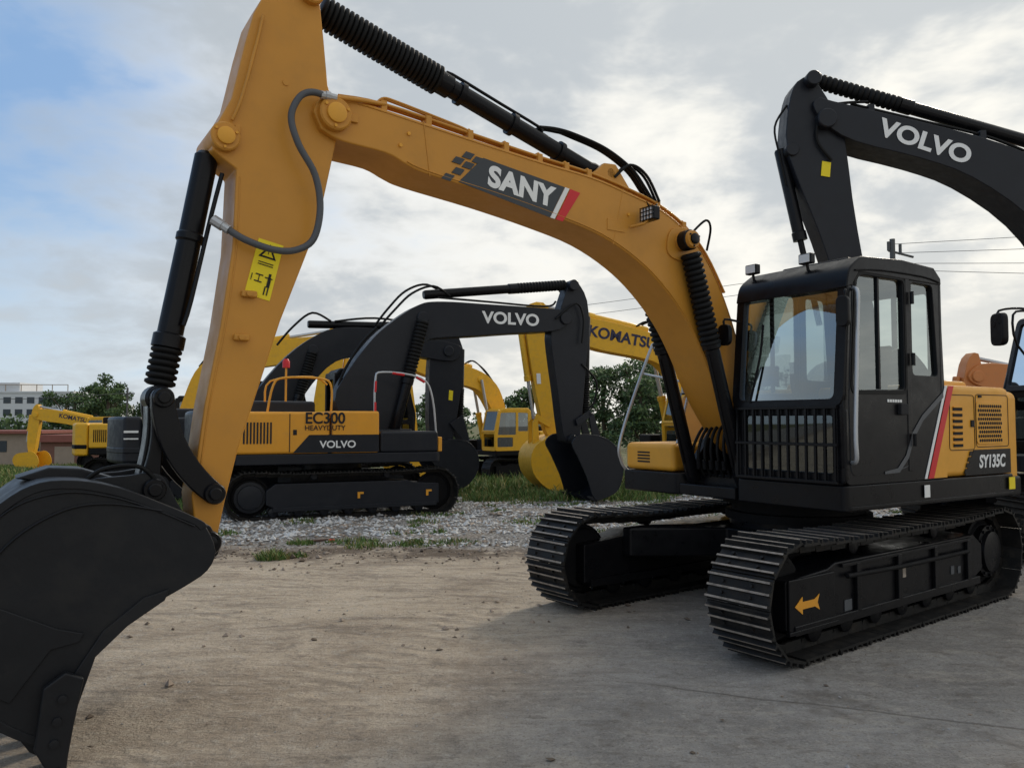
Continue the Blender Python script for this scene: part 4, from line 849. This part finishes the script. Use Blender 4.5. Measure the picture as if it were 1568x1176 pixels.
# =================================================================== BUILDINGS
CON=nmat('wall_white',(.62,.63,.64),rough=.85,var=.06,nscale=.3);CON2=nmat('wall_beige',(.34,.27,.21),rough=.9);BRN=nmat('wall_brown',(.20,.10,.075),rough=.9);RF=nmat('roof_red',(.25,.09,.07),rough=.8);WIN=nmat('window_dark',(.04,.05,.06),rough=.2)
B=empty('factory_building',(-126,200,-1.6))
box('walls',-14,14,0,18,0,10.4,CON,B,.05);box('tower_block',-8,-1,2,12,10.4,13.2,CON,B,.05);box('parapet',-14.2,14.2,-.2,18.2,10.4,10.9,CON,B,.05);box('annex',14,22,4,16,0,7.6,CON,B,.05)
boxes('windows',[(-12.8+i*3,-10.9+i*3,-.06,.05,1.6+j*3.1,3.2+j*3.1) for i in range(9) for j in range(3)],WIN,B)
for k in range(6): cyl('roof_post%d'%k,(-8+k*4,1,10.9),(-8+k*4,1,12.6),.12,CON2,B,6)
tube('roof_rail',[(-8,1,12.6),(12,1,12.6)],.1,CON2,B,1,6)
B=empty('low_brick_house',(-33.6,56,gz(56)))
box('walls',-8,0,0,5,0,2.2,CON2,B,.02);prism('roof',[(-8.3,2.2),(.3,2.2),(.3,2.42),(-8.3,2.42)],-.4,5.4,RF,B,'y',.02)
boxes('windows',[(-7.4+k*2,-6.4+k*2,-.03,.05,.9,1.7) for k in range(3)],WIN,B)
box('door',-.9,-.1,-.03,.05,0,1.8,WIN,B,0)
B=empty('brown_shed',(-30.0,55,gz(55)))
box('walls',-3,2.0,0,3,0,1.6,BRN,B,.02);prism('roof',[(-3.2,1.6),(2.2,1.6),(2.0,2.1),(-3.0,2.1)],-.3,3.3,RF,B,'y',.02);box('shutter',-2,-.6,-.03,.05,0,1.3,CON2,B,0)

PL=nmat('pole_concrete',(.10,.10,.10),rough=.9)
B=empty('utility_pole',(29.4,60,-1.6))
cyl('pole',(0,0,0),(0,0,17.3),.2,PL,B,10);tube('cross_arm',[(-.3,0,16.4),(1.6,0,15.9)],.09,PL,B,1,6);tube('cross_arm_b',[(-.5,0,15.6),(1.0,0,15.3)],.09,PL,B,1,6)
cyl('insulator_a',(.6,0,16.1),(.6,0,16.9),.12,PL,B,8);cyl('insulator_b',(-.3,0,16.4),(-.3,0,17.1),.12,PL,B,8)
def wire(k,z0,x1,z1,y1):
    tube('wire%d'%k,[(0,0,z0),(x1*.5,y1*.5,(z0+z1)/2-.5),(x1,y1,z1)],.022,PL,B,8,5)
wire(0,16.9,40,19.5,-5);wire(1,16.2,40,17.8,-5);wire(2,15.4,40,15.8,-5);wire(3,14.9,40,14.1,-5)
wire(4,15.5,-55,13.0,30);wire(5,14.6,-55,12.0,30)
B=empty('utility_pole',(-27.0,55,gz(55)))
cyl('pole',(0,0,0),(0,0,5.4),.07,PL,B,8);tube('cross_arm',[(-.5,0,5.0),(.5,0,5.0)],.05,PL,B,1,6)
tube('wire0',[(-.5,0,5.0),(-9,0,4.6),(-20,0,5.0)],.02,PL,B,5,5)

# =================================================================== SKY / LIGHT
w=bpy.data.worlds.new('World'); scene.world=w; w.use_nodes=True; nt=w.node_tree; N=nt.nodes; Lk=nt.links
bg=N['Background']; bg.inputs[1].default_value=.115
el=math.radians(32);az=math.radians(32)
sky=N.new('ShaderNodeTexSky'); sky.sky_type='NISHITA'; sky.sun_disc=False; sky.sun_elevation=el; sky.sun_rotation=az; sky.air_density=1.0; sky.dust_density=1.5
tc=N.new('ShaderNodeTexCoord'); sep=N.new('ShaderNodeSeparateXYZ'); Lk.new(tc.outputs['Generated'],sep.inputs[0])
zc=mth('ADD',mth('MAXIMUM',sep.outputs[2],0.0),.30)
cmb=N.new('ShaderNodeCombineXYZ'); Lk.new(mth('DIVIDE',sep.outputs[0],zc),cmb.inputs[0]); Lk.new(mth('DIVIDE',sep.outputs[1],zc),cmb.inputs[1]); Lk.new(mth('MULTIPLY',sep.outputs[2],1.5),cmb.inputs[2])
cl1=noi(1.3,5,.52,cmb.outputs[0],.15); cl2=noi(3.9,5,.58,cmb.outputs[0],.2)
right=mrg(sep.outputs[0],-.60,.05)
cov=mrg(mth('ADD',mth('ADD',mth('MULTIPLY',cl1,.72),mth('MULTIPLY',cl2,.40)),mth('MULTIPLY',right,.28)),.51,.78)
shade=mrg(mth('ADD',mth('MULTIPLY',cl1,.55),mth('MULTIPLY',cl2,.55)),.44,.66)
ccol=mixc(shade,(8.1,8.1,7.85),(4.3,4.75,5.2))
sd=Vector((math.sin(az)*math.cos(el),math.cos(az)*math.cos(el),math.sin(el)))
dt=N.new('ShaderNodeVectorMath'); dt.operation='DOT_PRODUCT'; Lk.new(tc.outputs['Generated'],dt.inputs[0]); dt.inputs[1].default_value=sd
glow=mth('POWER',mth('MAXIMUM',dt.outputs['Value'],0.),7.)
blue=mixc(.75,sky.outputs[0],(2.3,4.0,6.7))
blue=mixc(mrg(sep.outputs[2],.34,.0,0,.65),blue,(5.6,6.8,7.6))
col=mixc(cov,blue,ccol)
# warm bright band low in the sky under the cloud base, stronger toward the sun
low=mth('MULTIPLY',mrg(sep.outputs[2],.30,.04),mrg(sep.outputs[0],-.35,.25,.15,.65))
col=mixc(mth('MULTIPLY',low,.85),col,(8.9,8.5,7.5))
col=mixc(mth('MULTIPLY',mth('MULTIPLY',glow,.58),mrg(shade,1.,.0,.30,1.)),col,(10.5,10.0,8.7))
Lk.new(col,bg.inputs[0])
sl=bpy.data.lights.new('sun','SUN'); sl.energy=1.9; sl.angle=math.radians(11); sl.color=(1,.89,.74)
so=bpy.data.objects.new('sun',sl); COL.objects.link(so); so.rotation_euler=(-sd).to_track_quat('-Z','Y').to_euler(); so.location=(10,20,20)
cd=bpy.data.cameras.new('camera'); cam=bpy.data.objects.new('camera',cd); COL.objects.link(cam)
cam.location=(0,0,1.65); cam.rotation_euler=(math.radians(92.72),0,0); cd.sensor_width=36; cd.lens=27.55; cd.clip_end=3000; cd.clip_start=.05
scene.camera=cam
scene.view_settings.view_transform='Standard'; scene.view_settings.look='None'; scene.view_settings.exposure=0
